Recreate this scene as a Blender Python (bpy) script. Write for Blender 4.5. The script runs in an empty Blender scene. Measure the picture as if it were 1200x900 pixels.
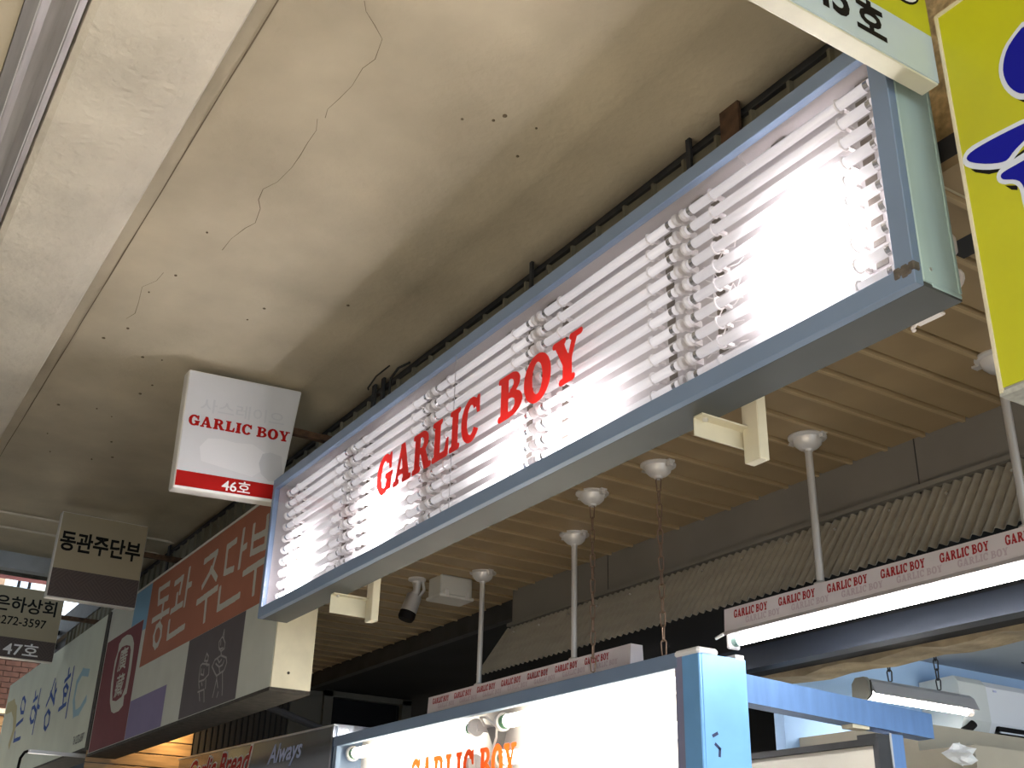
import bpy, math, random
from mathutils import Vector, Matrix
random.seed(7)
SC = bpy.context.scene
COL = SC.collection
# ------------------------------------------------------------------ camera
cam_d = bpy.data.cameras.new('camera')
cam = bpy.data.objects.new('camera', cam_d); COL.objects.link(cam)
cam_d.sensor_width = 36.0
cam_d.lens = 36.0 * 1309.95 / 1200.0
cam_d.clip_start = 0.02; cam_d.clip_end = 300
yaw, pitch, roll = math.radians(-58.3995), math.radians(24.982), math.radians(1.6068)
fw = Vector((math.sin(yaw) * math.cos(pitch), math.cos(yaw) * math.cos(pitch), math.sin(pitch)))
rt = Vector((math.cos(yaw), -math.sin(yaw), 0)); up = rt.cross(fw)
r2 = math.cos(roll) * rt + math.sin(roll) * up
u2 = -math.sin(roll) * rt + math.cos(roll) * up
cam.matrix_world = Matrix(((r2.x, u2.x, -fw.x, 0), (r2.y, u2.y, -fw.y, 0), (r2.z, u2.z, -fw.z, 1.6), (0, 0, 0, 1)))
SC.camera = cam
# ------------------------------------------------------------------ world, sun, exposure
W = bpy.data.worlds.new('sky'); SC.world = W; W.use_nodes = True
bg = W.node_tree.nodes['Background']
bg.inputs[0].default_value = (0.74, 0.87, 1.0, 1); bg.inputs[1].default_value = 1.9
sun_d = bpy.data.lights.new('sun', 'SUN'); sun_d.energy = 25; sun_d.angle = math.radians(1.0); sun_d.color = (1.0, 0.93, 0.82)
sun = bpy.data.objects.new('sun', sun_d); COL.objects.link(sun)
sun.rotation_euler = Vector((0.22, 0.44, -0.87)).to_track_quat('-Z', 'Y').to_euler()
vs = SC.view_settings
vs.view_transform = 'Standard'; vs.look = 'None'; vs.gamma = 1.0; vs.exposure = 1.08; vs.use_curve_mapping = False
# ------------------------------------------------------------------ materials
def mat(name, col, rough=0.6, metal=0.0, var=0.0, scale=6.0, bump=0.0, bscale=60.0, bdist=0.01, emit=None, estr=0.0, col2=None, detail=6.0, spec=0.5, trans=0.0, stretch=None):
    if name.endswith('_print'): spec = min(spec, 0.15); rough = max(rough, 0.7)
    m = bpy.data.materials.new(name); m.use_nodes = True
    nt = m.node_tree; p = nt.nodes['Principled BSDF']; L = nt.links.new
    p.inputs['Base Color'].default_value = (*col, 1); p.inputs['Roughness'].default_value = rough
    p.inputs['Metallic'].default_value = metal; p.inputs['Specular IOR Level'].default_value = spec
    tc = nt.nodes.new('ShaderNodeTexCoord'); vec = tc.outputs['Object']
    if stretch:
        mp = nt.nodes.new('ShaderNodeMapping'); mp.inputs['Scale'].default_value = stretch
        L(vec, mp.inputs['Vector']); vec = mp.outputs['Vector']
    if var > 0 or col2:
        n = nt.nodes.new('ShaderNodeTexNoise'); n.inputs['Scale'].default_value = scale; n.inputs['Detail'].default_value = detail
        L(vec, n.inputs['Vector'])
        r = nt.nodes.new('ShaderNodeValToRGB'); r.color_ramp.elements[0].position = 0.3; r.color_ramp.elements[1].position = 0.7
        c2 = col2 or tuple(c * (1 - var) for c in col); c1 = col if col2 else tuple(min(1, c * (1 + var * .6)) for c in col)
        r.color_ramp.elements[0].color = (*c2, 1); r.color_ramp.elements[1].color = (*c1, 1)
        L(n.outputs['Fac'], r.inputs['Fac']); L(r.outputs['Color'], p.inputs['Base Color'])
    if bump > 0:
        n = nt.nodes.new('ShaderNodeTexNoise'); n.inputs['Scale'].default_value = bscale; n.inputs['Detail'].default_value = 4
        L(vec, n.inputs['Vector'])
        b = nt.nodes.new('ShaderNodeBump'); b.inputs['Strength'].default_value = bump; b.inputs['Distance'].default_value = bdist
        L(n.outputs['Fac'], b.inputs['Height']); L(b.outputs['Normal'], p.inputs['Normal'])
    if emit:
        p.inputs['Emission Color'].default_value = (*emit, 1); p.inputs['Emission Strength'].default_value = estr
    if trans > 0:
        t = nt.nodes.new('ShaderNodeBsdfTranslucent'); t.inputs['Color'].default_value = (*col, 1)
        mx = nt.nodes.new('ShaderNodeMixShader'); mx.inputs[0].default_value = trans
        L(p.outputs[0], mx.inputs[1]); L(t.outputs[0], mx.inputs[2]); L(mx.outputs[0], nt.nodes['Material Output'].inputs['Surface'])
    return m

def pane_mat(name, refl=0.06, tint=(0.97, 0.98, 1.0)):
    m = bpy.data.materials.new(name); m.use_nodes = True
    nt = m.node_tree; nt.nodes.remove(nt.nodes['Principled BSDF']); L = nt.links.new
    t = nt.nodes.new('ShaderNodeBsdfTransparent'); t.inputs[0].default_value = (*tint, 1)
    g = nt.nodes.new('ShaderNodeBsdfGlossy'); g.inputs['Roughness'].default_value = 0.06
    mx = nt.nodes.new('ShaderNodeMixShader'); mx.inputs[0].default_value = refl
    L(t.outputs[0], mx.inputs[1]); L(g.outputs[0], mx.inputs[2])
    L(mx.outputs[0], nt.nodes['Material Output'].inputs['Surface'])
    return m

def tube_mat(name, tint, base):
    """White phosphor tube: emission comes from the object's own properties glow / glow_x / glow_w (where along the tube it burns)."""
    m = mat(name, (0.50, 0.475, 0.485), rough=0.12)
    nt = m.node_tree; L = nt.links.new; p = nt.nodes['Principled BSDF']
    def att(n):
        a = nt.nodes.new('ShaderNodeAttribute'); a.attribute_type = 'OBJECT'; a.attribute_name = n; return a.outputs['Fac']
    def math_(op, a, b=None):
        q = nt.nodes.new('ShaderNodeMath'); q.operation = op
        for i, v in enumerate((a, b)):
            if v is None: continue
            if isinstance(v, (int, float)): q.inputs[i].default_value = v
            else: L(v, q.inputs[i])
        return q.outputs[0]
    tc = nt.nodes.new('ShaderNodeTexCoord'); sx = nt.nodes.new('ShaderNodeSeparateXYZ'); L(tc.outputs['Object'], sx.inputs[0])
    d = math_('DIVIDE', math_('SUBTRACT', sx.outputs[0], att('glow_x')), att('glow_w'))
    g = math_('POWER', 2.718, math_('MULTIPLY', math_('MULTIPLY', d, d), -1.0))
    s = math_('ADD', math_('MULTIPLY', g, att('glow')), base)
    p.inputs['Emission Color'].default_value = (*tint, 1); L(s, p.inputs['Emission Strength'])
    return m
# ------------------------------------------------------------------ mesh helpers
BASE = {}
class MB:
    def __init__(s): s.v = []; s.f = []
    def add(s, vs, fs):
        n = len(s.v); s.v += [tuple(p) for p in vs]; s.f += [tuple(i + n for i in f) for f in fs]; return s
    def box(s, x0, x1, y0, y1, z0, z1, ch=0.0):
        if ch <= 0:
            return s.add([(x0,y0,z0),(x1,y0,z0),(x1,y1,z0),(x0,y1,z0),(x0,y0,z1),(x1,y0,z1),(x1,y1,z1),(x0,y1,z1)],
                         [(0,3,2,1),(4,5,6,7),(0,1,5,4),(1,2,6,5),(2,3,7,6),(3,0,4,7)])
        c = ch; V = []; idx = {}
        for sx in (0,1):
            for sy in (0,1):
                for sz in (0,1):
                    X = (x0,x1)[sx]; Yy = (y0,y1)[sy]; Z = (z0,z1)[sz]
                    dx = c if sx == 0 else -c; dy = c if sy == 0 else -c; dz = c if sz == 0 else -c
                    idx[(sx,sy,sz)] = len(V); V += [(X,Yy+dy,Z+dz),(X+dx,Yy,Z+dz),(X+dx,Yy+dy,Z)]
        F = []
        I = lambda a,b,cc,k: idx[(a,b,cc)] + k
        for sx in (0,1): q = [I(sx,0,0,0),I(sx,1,0,0),I(sx,1,1,0),I(sx,0,1,0)]; F.append(q if sx else q[::-1])
        for sy in (0,1): q = [I(0,sy,0,1),I(1,sy,0,1),I(1,sy,1,1),I(0,sy,1,1)]; F.append(q if not sy else q[::-1])
        for sz in (0,1): q = [I(0,0,sz,2),I(1,0,sz,2),I(1,1,sz,2),I(0,1,sz,2)]; F.append(q if sz else q[::-1])
        for a in (0,1):
            for b in (0,1):
                F.append([I(a,b,0,0),I(a,b,1,0),I(a,b,1,1),I(a,b,0,1)])
                F.append([I(a,0,b,0),I(a,1,b,0),I(a,1,b,2),I(a,0,b,2)])
                F.append([I(0,a,b,1),I(1,a,b,1),I(1,a,b,2),I(0,a,b,2)])
        for a in (0,1):
            for b in (0,1):
                for cc in (0,1): F.append([I(a,b,cc,0),I(a,b,cc,1),I(a,b,cc,2)])
        return s.add(V, F)
    def prism(s, pts, axis, a0, a1):
        """2-D outline extruded along axis: 'x' pts=(y,z); 'y' pts=(x,z); 'z' pts=(x,y)."""
        def P(p, a):
            return (a, p[0], p[1]) if axis == 'x' else (p[0], a, p[1]) if axis == 'y' else (p[0], p[1], a)
        n = len(pts)
        V = [P(p, a0) for p in pts] + [P(p, a1) for p in pts]
        F = [tuple(range(n))[::-1], tuple(range(n, 2*n))] + [(i, (i+1) % n, (i+1) % n + n, i + n) for i in range(n)]
        return s.add(V, F)
    def tube(s, pts, r, n=10, cap=True, closed=False):
        pts = [Vector(p) for p in pts]; k = len(pts); V = []; F = []
        rs = r if isinstance(r, (list, tuple)) else [r] * k
        prev = None
        for i, p in enumerate(pts):
            if closed: d = pts[(i+1) % k] - pts[i-1]
            else: d = (pts[min(i+1, k-1)] - pts[max(i-1, 0)])
            d.normalize()
            if prev is None: a = d.orthogonal().normalized()
            else:
                a = prev - d * prev.dot(d)
                a = a.normalized() if a.length > 1e-6 else d.orthogonal().normalized()
            prev = a; b = d.cross(a)
            for j in range(n):
                t = 2*math.pi*j/n; V.append(p + (a*math.cos(t) + b*math.sin(t)) * rs[i])
        for i in range(k if closed else k-1):
            for j in range(n):
                F.append((i*n+j, i*n+(j+1) % n, ((i+1) % k)*n+(j+1) % n, ((i+1) % k)*n+j))
        if cap and not closed: F += [tuple(range(n))[::-1], tuple(range((k-1)*n, k*n))]
        return s.add(V, F)
    def lathe(s, prof, c, n=24):
        """profile (radius, z) turned about the vertical through c."""
        V = []; F = []; k = len(prof)
        for (r, z) in prof:
            for j in range(n):
                t = 2*math.pi*j/n; V.append((c[0]+r*math.cos(t), c[1]+r*math.sin(t), c[2]+z))
        for i in range(k-1):
            for j in range(n): F.append((i*n+j, i*n+(j+1) % n, (i+1)*n+(j+1) % n, (i+1)*n+j))
        F += [tuple(range(n))[::-1], tuple(range((k-1)*n, k*n))]
        return s.add(V, F)
    def build(s, name, m, parent=None, smooth=False, loc=None, bevel=0):
        b = Vector(BASE.get(parent.name, (0,0,0))) if parent else Vector((0,0,0))
        off = b + (Vector(loc) if loc is not None else Vector((0,0,0)))
        if parent is None and loc is not None: off = Vector(loc)
        me = bpy.data.meshes.new(name)
        me.from_pydata([tuple(Vector(v) - off) for v in s.v], [], s.f); me.update()
        me.materials.append(m)
        o = bpy.data.objects.new(name, me); COL.objects.link(o)
        if parent: o.parent = parent
        if loc is not None: o.location = loc
        BASE[o.name] = tuple(off)
        if smooth:
            for p in me.polygons: p.use_smooth = True
            try:
                md = o.modifiers.new('split', 'EDGE_SPLIT'); md.split_angle = math.radians(40)
            except Exception: pass
        if bevel:
            md = o.modifiers.new('bevel', 'BEVEL'); md.width = bevel; md.segments = 2; md.limit_method = 'ANGLE'
        return o
def tag(o, label, cat, group=None):
    o['label'] = label; o['category'] = cat
    if group: o['group'] = group
    return o
def thing(name, loc, label, cat, group=None):
    o = bpy.data.objects.new(name, None); COL.objects.link(o); o.location = loc; o.empty_display_size = 0.1
    BASE[o.name] = tuple(loc); return tag(o, label, cat, group)
def struct(o): o['kind'] = 'structure'; return o
def inst(src, name, parent, off):
    """copy of a part sharing its mesh, shifted by off from where the source stands."""
    c = src.copy(); c.name = name; COL.objects.link(c); c.parent = parent
    b = Vector(BASE[parent.name]) if parent else Vector((0,0,0))
    c.location = Vector(BASE[src.name]) + Vector(off) - b; BASE[c.name] = tuple(Vector(BASE[src.name]) + Vector(off))
    return c
def lab(o, text): o['label'] = text; return o
# ------------------------------------------------------------------ flat print
def on_y(y): return lambda u, v: (u, y, v)
def on_x(x): return lambda u, v: (x, u, v)
def flat(polys, mp):
    m = MB()
    for p in polys: m.add([mp(*q) for q in p], [tuple(range(len(p)))])
    return m
def stroke(m, pts, w, mp, sq=True):
    """thick polyline with mitred quads and round-ish joints."""
    pts = [Vector(p) for p in pts]
    for a, b in zip(pts, pts[1:]):
        d = (b - a); L = d.length
        if L < 1e-6: continue
        d /= L; n = Vector((-d.y, d.x)) * w; e = d * (w * 0.8 if sq else w * .3)
        q = [a - e + n, b + e + n, b + e - n, a - e - n]
        m.add([mp(*p) for p in q], [(0,1,2,3)])
    return m
def text_polys(body, w=None, h=None, bold=0.0, shear=0.0, spacing=1.0):
    """outline triangles of a line of text scaled to w x h, origin at its lower left."""
    c = bpy.data.curves.new('text', 'FONT'); c.body = body; c.offset = bold; c.shear = shear; c.space_character = spacing
    c.resolution_u = 3
    o = bpy.data.objects.new('text', c); COL.objects.link(o)
    bpy.context.view_layer.update()
    me = o.to_mesh(); V = [(v.co.x, v.co.y) for v in me.vertices]; F = [tuple(p.vertices) for p in me.polygons]
    o.to_mesh_clear(); bpy.data.objects.remove(o); bpy.data.curves.remove(c)
    x0 = min(v[0] for v in V); x1 = max(v[0] for v in V); y0 = min(v[1] for v in V); y1 = max(v[1] for v in V)
    sx = (w / (x1-x0)) if w else None; sy = (h / (y1-y0)) if h else None
    sx = sx or sy; sy = sy or sx
    return [((x-x0)*sx, (y-y0)*sy) for x, y in V], F
def text_obj(name, body, mp, m, parent, u0, v0, w=None, h=None, bold=0.0, shear=0.0, spacing=1.0, slope=0.0):
    V, F = text_polys(body, w, h, bold, shear, spacing)
    b = MB(); b.add([mp(u0 + x, v0 + y + slope * x) for x, y in V], F)
    return b.build(name, m, parent)
import numpy as np
def union_mesh(polys, mp, cell, m=None):
    """one clean non-overlapping flat mesh of the union of 2-D polygons (marching squares on a coverage field)."""
    m = m or MB()
    allp = np.array([q for p in polys for q in p]); x0, y0 = allp.min(0) - 2*cell; x1, y1 = allp.max(0) + 2*cell
    nx = int((x1-x0)/cell) + 2; ny = int((y1-y0)/cell) + 2; S = 3
    gx = x0 + (np.arange(nx*S)-(S-1)/2)*cell/S; gy = y0 + (np.arange(ny*S)-(S-1)/2)*cell/S
    PX, PY = np.meshgrid(gx, gy, indexing='ij'); cov = np.zeros(PX.shape, bool)
    for p in polys:
        a = np.array(p); lo = a.min(0) - cell; hi = a.max(0) + cell
        i0, i1 = np.searchsorted(gx, (lo[0], hi[0])); j0, j1 = np.searchsorted(gy, (lo[1], hi[1]))
        X = PX[i0:i1, j0:j1]; Yy = PY[i0:i1, j0:j1]; c = np.zeros(X.shape, bool)
        for (xa, ya), (xb, yb) in zip(p, list(p[1:]) + [p[0]]):
            if ya == yb: continue
            t = ((ya > Yy) != (yb > Yy)) & (X < (xb-xa)*(Yy-ya)/(yb-ya) + xa); c ^= t
        cov[i0:i1, j0:j1] |= c
    F = cov.reshape(nx, S, ny, S).mean((1,3)) - 0.5
    V = m.v; idx = {}
    def P(x, y):
        k = (round(x*1e5), round(y*1e5))
        if k not in idx: idx[k] = len(V); V.append(tuple(mp(x, y)))
        return idx[k]
    for i in range(nx-1):
        run = None
        for j in range(ny):
            full = j < ny-1 and F[i,j] > 0 and F[i+1,j] > 0 and F[i+1,j+1] > 0 and F[i,j+1] > 0
            if full:
                if run is None: run = j
                continue
            if run is not None:
                xa = x0+i*cell; m.f.append((P(xa, y0+run*cell), P(xa+cell, y0+run*cell), P(xa+cell, y0+j*cell), P(xa, y0+j*cell))); run = None
            if j == ny-1: continue
            cs = [(i,j),(i+1,j),(i+1,j+1),(i,j+1)]; poly = []
            for k in range(4):
                a = cs[k]; b = cs[(k+1) % 4]; fa = F[a]; fb = F[b]
                pa = (x0+a[0]*cell, y0+a[1]*cell); pb = (x0+b[0]*cell, y0+b[1]*cell)
                if fa > 0: poly.append(pa)
                if (fa > 0) != (fb > 0):
                    t = fa/(fa-fb); poly.append((pa[0]+(pb[0]-pa[0])*t, pa[1]+(pb[1]-pa[1])*t))
            if len(poly) >= 3:
                ii = []
                for q in poly:
                    k = P(*q)
                    if k not in ii: ii.append(k)
                if len(ii) >= 3: m.f.append(tuple(ii))
    return m
def stroke_polys(strokes, w):
    out = []
    for pts in strokes:
        pts = [Vector(p) for p in pts]
        for a, b in zip(pts, pts[1:]):
            d = b - a; L = d.length
            if L < 1e-6: continue
            d /= L; n = Vector((-d.y, d.x)) * w; e = d * w * .9
            out.append([tuple(a-e+n), tuple(b+e+n), tuple(b+e-n), tuple(a-e-n)])
    return out
# heavy slab-serif capitals, cap height 1
def _rect(x0, y0, x1, y1): return [[(x0,y0),(x1,y0),(x1,y1),(x0,y1)]]
def _rr(x0, y0, x1, y1, r=0.045):
    r = min(r, (x1-x0)/2, (y1-y0)/2); p = []
    for cx, cy, a in ((x1-r,y0+r,-90),(x1-r,y1-r,0),(x0+r,y1-r,90),(x0+r,y0+r,180)):
        for k in range(4): t = math.radians(a + 30*k); p.append((cx+r*math.cos(t), cy+r*math.sin(t)))
    return [p]
def _ring(cx, cy, rx, ry, tx, ty, a0, a1, dx=0, n=22):
    q = []
    for i in range(n):
        t0 = math.radians(a0 + (a1-a0)*i/n); t1 = math.radians(a0 + (a1-a0)*(i+1)/n)
        q.append([(cx+rx*math.cos(t0), cy+ry*math.sin(t0)), (cx+rx*math.cos(t1), cy+ry*math.sin(t1)),
                  (cx+dx+(rx-tx)*math.cos(t1), cy+(ry-ty)*math.sin(t1)), (cx+dx+(rx-tx)*math.cos(t0), cy+(ry-ty)*math.sin(t0))])
    return q
GLYPH = {
 'G': (1.00, _ring(.48,.5,.48,.53,.30,.18,38,356) + [[(.68,.84),(.78,1.0),(.90,1.0),(.92,.58),(.78,.58)]] + _rr(.52,.36,1.02,.50) + _rr(.68,.04,.95,.45)),
 'A': (1.10, [[(.10,.04),(.28,.04),(.58,1.02),(.42,1.02)],[(.38,1.02),(.64,1.02),(1.0,.04),(.64,.04)]] + _rect(.26,.23,.76,.37) + _rr(0,0,.40,.14,.06) + _rr(.56,0,1.10,.14,.06)),
 'R': (1.06, _rect(.11,.04,.42,.97) + _rr(0,0,.49,.14,.06) + _rr(0,.86,.46,1,.06) + _ring(.46,.72,.42,.28,.27,.15,-90,90) + _rect(.3,.85,.47,1.0) + _rect(.3,.44,.47,.59) + [[(.40,.54),(.70,.54),(1.0,.05),(.68,.03)]] + _rr(.66,0,1.08,.14,.06)),
 'L': (0.88, _rect(.11,.04,.43,.97) + _rr(0,0,.5,.14,.06) + _rr(0,.86,.52,1,.06) + _rr(.3,0,.88,.16,.06) + [[(.62,.05),(.88,.02),(.88,.44),(.76,.44)]]),
 'I': (0.54, _rect(.11,.04,.43,.97) + _rr(0,0,.54,.14,.06) + _rr(0,.86,.54,1,.06)),
 'C': (0.92, _ring(.48,.5,.48,.53,.30,.18,38,325) + [[(.68,.84),(.78,1.0),(.90,1.0),(.92,.58),(.78,.58)]]),
 'B': (0.98, _rect(.11,.04,.42,.97) + _rr(0,0,.5,.14,.06) + _rr(0,.86,.5,1,.06) + _ring(.47,.745,.41,.255,.26,.14,-90,90) + _rect(.3,.86,.48,1) + _rect(.3,.43,.54,.57) + _ring(.49,.285,.49,.285,.30,.14,-90,90) + _rect(.3,0,.50,.14)),
 'O': (1.02, _ring(.51,.5,.51,.53,.32,.18,0,360, n=32)),
 'Y': (1.06, [[(.05,.95),(.37,.95),(.66,.40),(.38,.40)],[(.70,.95),(.90,.95),(.64,.36),(.50,.40)]] + _rect(.37,.04,.69,.5) + _rr(0,.86,.48,1,.06) + _rr(.60,.86,1.06,1,.06) + _rr(.24,0,.80,.14,.06)),
}
def word(w, gap=0.05, space=0.42):
    out = []; x = 0
    for ch in w:
        if ch == ' ': x += space; continue
        wd, ps = GLYPH[ch]; out.append((ch, [[(px + x, py) for px, py in p] for p in ps])); x += wd + gap
    return out, x - gap
def letters_joined(m, w, mp, u0, v0, width, height, slope=0.0, gap=0.05, res=13):
    g, tot = word(w, gap)
    for ch, ps in g:
        union_mesh([[(u0 + a/tot*width, v0 + b*height) for a, b in p] for p in ps], lambda u, v: mp(u, v + slope*(u-u0)), height/res, m)
    return m
# ------------------------------------------------------------------ material library
M = {}
M['plaster'] = mat('ceiling_plaster', (0.56,0.495,0.36), 0.85, var=0.22, scale=1.6, bump=0.28, bscale=30, detail=10, bdist=0.012)
M['plaster_white'] = mat('beam_plaster', (0.74,0.69,0.57), 0.85, var=0.16, scale=2.4, bump=0.6, bscale=18, detail=10, bdist=0.02)
M['crack'] = mat('crack', (0.16,0.125,0.08), 0.9)
M['zinc'] = mat('galvanised_gutter', (0.56,0.54,0.53), 0.45, 0.55, var=0.15, scale=5, stretch=(0.6,8,8))
M['lip_highlight'] = mat('gutter_highlight', (0.80,0.80,0.80), 0.35, 0.3)  # pale colour stands in for edge highlights
M['soffit'] = mat('soffit_enamel', (0.33,0.245,0.135), 0.45, 0.1, var=0.12, scale=3, bump=0.05, bscale=20)
M['soffit_edge'] = mat('soffit_bead_enamel', (0.46,0.35,0.20), 0.4, 0.2, var=0.1, scale=5)
M['fascia'] = mat('fascia_enamel', (0.145,0.135,0.095), 0.6, 0.1, var=0.2, scale=4)
M['dark'] = mat('dark_unlit_surface', (0.020,0.020,0.020), 0.9, var=0.3, scale=2)  # near-black puts the unlit shop interior's darkness into the colour
M['dark_steel'] = mat('dark_steel', (0.045,0.047,0.05), 0.6, 0.4, var=0.3, scale=7)
M['rust'] = mat('rusty_steel', (0.10,0.055,0.03), 0.85, 0.2, var=0.5, scale=20)
M['grey_panel'] = mat('grey_panel_paint', (0.17,0.16,0.142), 0.7, var=0.12, scale=2.5)
M['corrugate'] = mat('corrugated_polycarbonate', (0.33,0.31,0.26), 0.38, 0.0, var=0.15, scale=4, stretch=(1,5,5))
M['screw'] = mat('screw_zinc', (0.75,0.75,0.74), 0.3, 0.8)
M['frame_blue'] = mat('frame_blue_grey_paint', (0.18,0.25,0.37), 0.5, 0.15, var=0.07, scale=3)
M['mint'] = mat('mint_grey_paint', (0.40,0.53,0.51), 0.5, 0.1, var=0.12, scale=2.5, stretch=(4,4,0.8))
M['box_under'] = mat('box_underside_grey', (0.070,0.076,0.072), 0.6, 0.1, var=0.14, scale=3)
M['box_white'] = mat('box_liner_white', (0.54,0.51,0.52), 0.45, var=0.04, scale=4)
M['slot'] = mat('slot_brown', (0.11,0.09,0.075), 0.6, 0.0)
M['tab'] = mat('tab_grey_metal', (0.20,0.19,0.19), 0.5, 0.4)
M['tube'] = tube_mat('fluorescent_tube', (1.0,0.93,0.92), 0.22)
M['cap_metal'] = mat('tube_cap_aluminium', (0.66,0.65,0.65), 0.25, 0.9)
M['plastic_white'] = mat('holder_white_plastic', (0.78,0.74,0.73), 0.35)
M['pane'] = pane_mat('clear_acrylic')
M['red'] = mat('red_vinyl', (0.80,0.022,0.018), 0.4, trans=0.35)
M['red_print'] = mat('dark_red_print', (0.36,0.008,0.006), 0.45, var=0.08, scale=6)
M['white_sign'] = mat('white_sign_face', (0.60,0.61,0.63), 0.3, var=0.05, scale=3)
M['white_rim'] = mat('white_sign_rim', (0.70,0.68,0.62), 0.4, var=0.08, scale=8)
M['ghost'] = mat('faded_old_lettering', (0.515,0.53,0.56), 0.35)
M['clean'] = mat('clean_patch_white', (0.66,0.665,0.68), 0.3)
M['white_print'] = mat('white_print', (0.82,0.80,0.78), 0.5)
M['black_print'] = mat('black_print', (0.006,0.005,0.005), 0.5)
M['cast'] = mat('white_cast_metal', (0.62,0.61,0.60), 0.35, 0.25, var=0.06, scale=10)
M['rod'] = mat('pale_steel_rod', (0.60,0.60,0.60), 0.3, 0.5)
M['brown_chain'] = mat('brown_chain_steel', (0.20,0.13,0.09), 0.45, 0.6)
M['chrome'] = mat('chrome_pipe', (0.62,0.66,0.74), 0.15, 0.95)
M['cream_steel'] = mat('cream_warm_lit_steel', (0.64,0.59,0.43), 0.5, var=0.1, scale=8)  # cream tone also paints warm lamp light on end cap and bracket arms
M['concrete'] = mat('rough_concrete', (0.40,0.32,0.20), 0.9, var=0.35, scale=7, bump=0.9, bscale=25, detail=10)
M['foam'] = mat('yellow_spray_foam', (0.60,0.44,0.22), 0.9, var=0.45, scale=28, bump=1.0, bscale=45)
M['floor'] = mat('street_concrete', (0.28,0.25,0.215), 0.85, var=0.15, scale=1.2, bump=0.2, bscale=20)
M['blue_steel'] = mat('galvanised_blue_steel', (0.16,0.29,0.55), 0.35, 0.55, var=0.12, scale=4, stretch=(6,6,1))
M['pale_wall'] = mat('blue_lit_wall', (0.32,0.48,0.72), 0.7, var=0.06, scale=2)  # blue light on the back room walls is put into this colour
M['beige_wall'] = mat('beige_wall_paint', (0.36,0.33,0.26), 0.8, var=0.12, scale=3)
M['ac_white'] = mat('air_conditioner_white', (0.72,0.76,0.82), 0.35)
M['lamp_warm'] = mat('lit_tube_warm', (0.9,0.9,0.9), 0.3, emit=(1.0,0.92,0.70), estr=5.0)
M['lamp_white'] = mat('lit_tube_white', (0.9,0.9,0.9), 0.3, emit=(1.0,0.98,0.94), estr=24)
M['green_cap'] = mat('green_tube_cap', (0.05,0.22,0.10), 0.4)
M['green_pale'] = mat('pale_green_tube_cap', (0.30,0.48,0.42), 0.4)
# ------------------------------------------------------------------ the place
ZC = 4.42
fl = struct(MB().box(-32, 12, -14, 12, -0.1, 0).build('floor', M['floor']))
# concrete ceiling: flat slab with a faint ridge and a rolled edge towards the shop fronts
prof = [(0.745,ZC),(1.2,ZC+.004),(1.6,ZC),(1.95,ZC+.006),(2.10,ZC-.012),(2.16,ZC-.004),(2.30,ZC+.016),(2.42,ZC+.006),(2.505,ZC-.012),(2.56,ZC+.01),(2.56,ZC+.3),(0.745,ZC+.3)]
xs = [-10.9 + i*0.66 for i in range(26)]
mb = MB(); n = len(prof)
for x in xs:
    for (y, z) in prof: mb.v.append((x, y, z + (0.003*math.sin(x*2.3+y*3) if z < ZC+.2 else 0)))
for i in range(len(xs)-1):
    for j in range(n): mb.f.append((i*n+j, i*n+(j+1) % n, (i+1)*n+(j+1) % n, (i+1)*n+j))
mb.f += [tuple(range(n))[::-1], tuple(range((len(xs)-1)*n, len(xs)*n))]
ceil = struct(mb.build('ceiling', M['plaster'], smooth=True))
def ribbon(name, pts, w, z, m, parent):
    b = MB()
    k = len(pts)
    for i, p in enumerate(pts):
        a = Vector(pts[max(0, i-1)]); c = Vector(pts[min(k-1, i+1)]); d = (c-a).normalized(); nn = Vector((-d.y, d.x)) * w * (0.5 + 0.7*random.random())
        b.v += [(p[0]+nn.x, p[1]+nn.y, z), (p[0]-nn.x, p[1]-nn.y, z)]
    b.f = [(2*i, 2*i+2, 2*i+3, 2*i+1) for i in range(k-1)]
    return b.build(name, m, parent)
CR = [[(-2.796,1.078),(-2.839,1.105),(-2.885,1.162),(-2.932,1.214),(-3.043,1.239),(-3.113,1.222),(-3.228,1.231),(-3.321,1.222),(-3.407,1.21),(-3.463,1.224)],
 [(-3.485,1.2),(-3.557,1.226),(-3.654,1.229),(-3.75,1.237),(-3.853,1.24),(-3.986,1.228),(-4.072,1.196),(-4.162,1.209),(-4.225,1.241),(-4.35,1.264),(-4.42,1.241),(-4.547,1.218),(-4.67,1.217)],
 [(-5.046,1.044),(-5.148,1.038),(-5.252,0.995),(-5.434,1.026),(-5.564,1.043),(-5.653,1.02)]]
for c in CR: ribbon('crack', c, 0.0016, ZC-.0035, M['crack'], ceil)
ribbon('crack', [(-2.4-i*0.28, 0.826+0.004*random.random()) for i in range(28)], 0.003, ZC-.0035, M['crack'], ceil)
for i in range(26):
    x = random.uniform(-8, -2.4); y = random.uniform(0.95, 2.0); r = random.uniform(.004, .011)
    MB().lathe([(r*.4,0),(r,.003),(r*.9,.006)], (x, y, ZC-.006), 8).build('plaster_pit', M['crack'], ceil)
for x0 in (-9.66, -10.10):
    MB().box(x0-.012, x0+.012, 0.8, 2.5, ZC-.014, ZC).build('ceiling_seam', M['plaster_white'], ceil)
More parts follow.
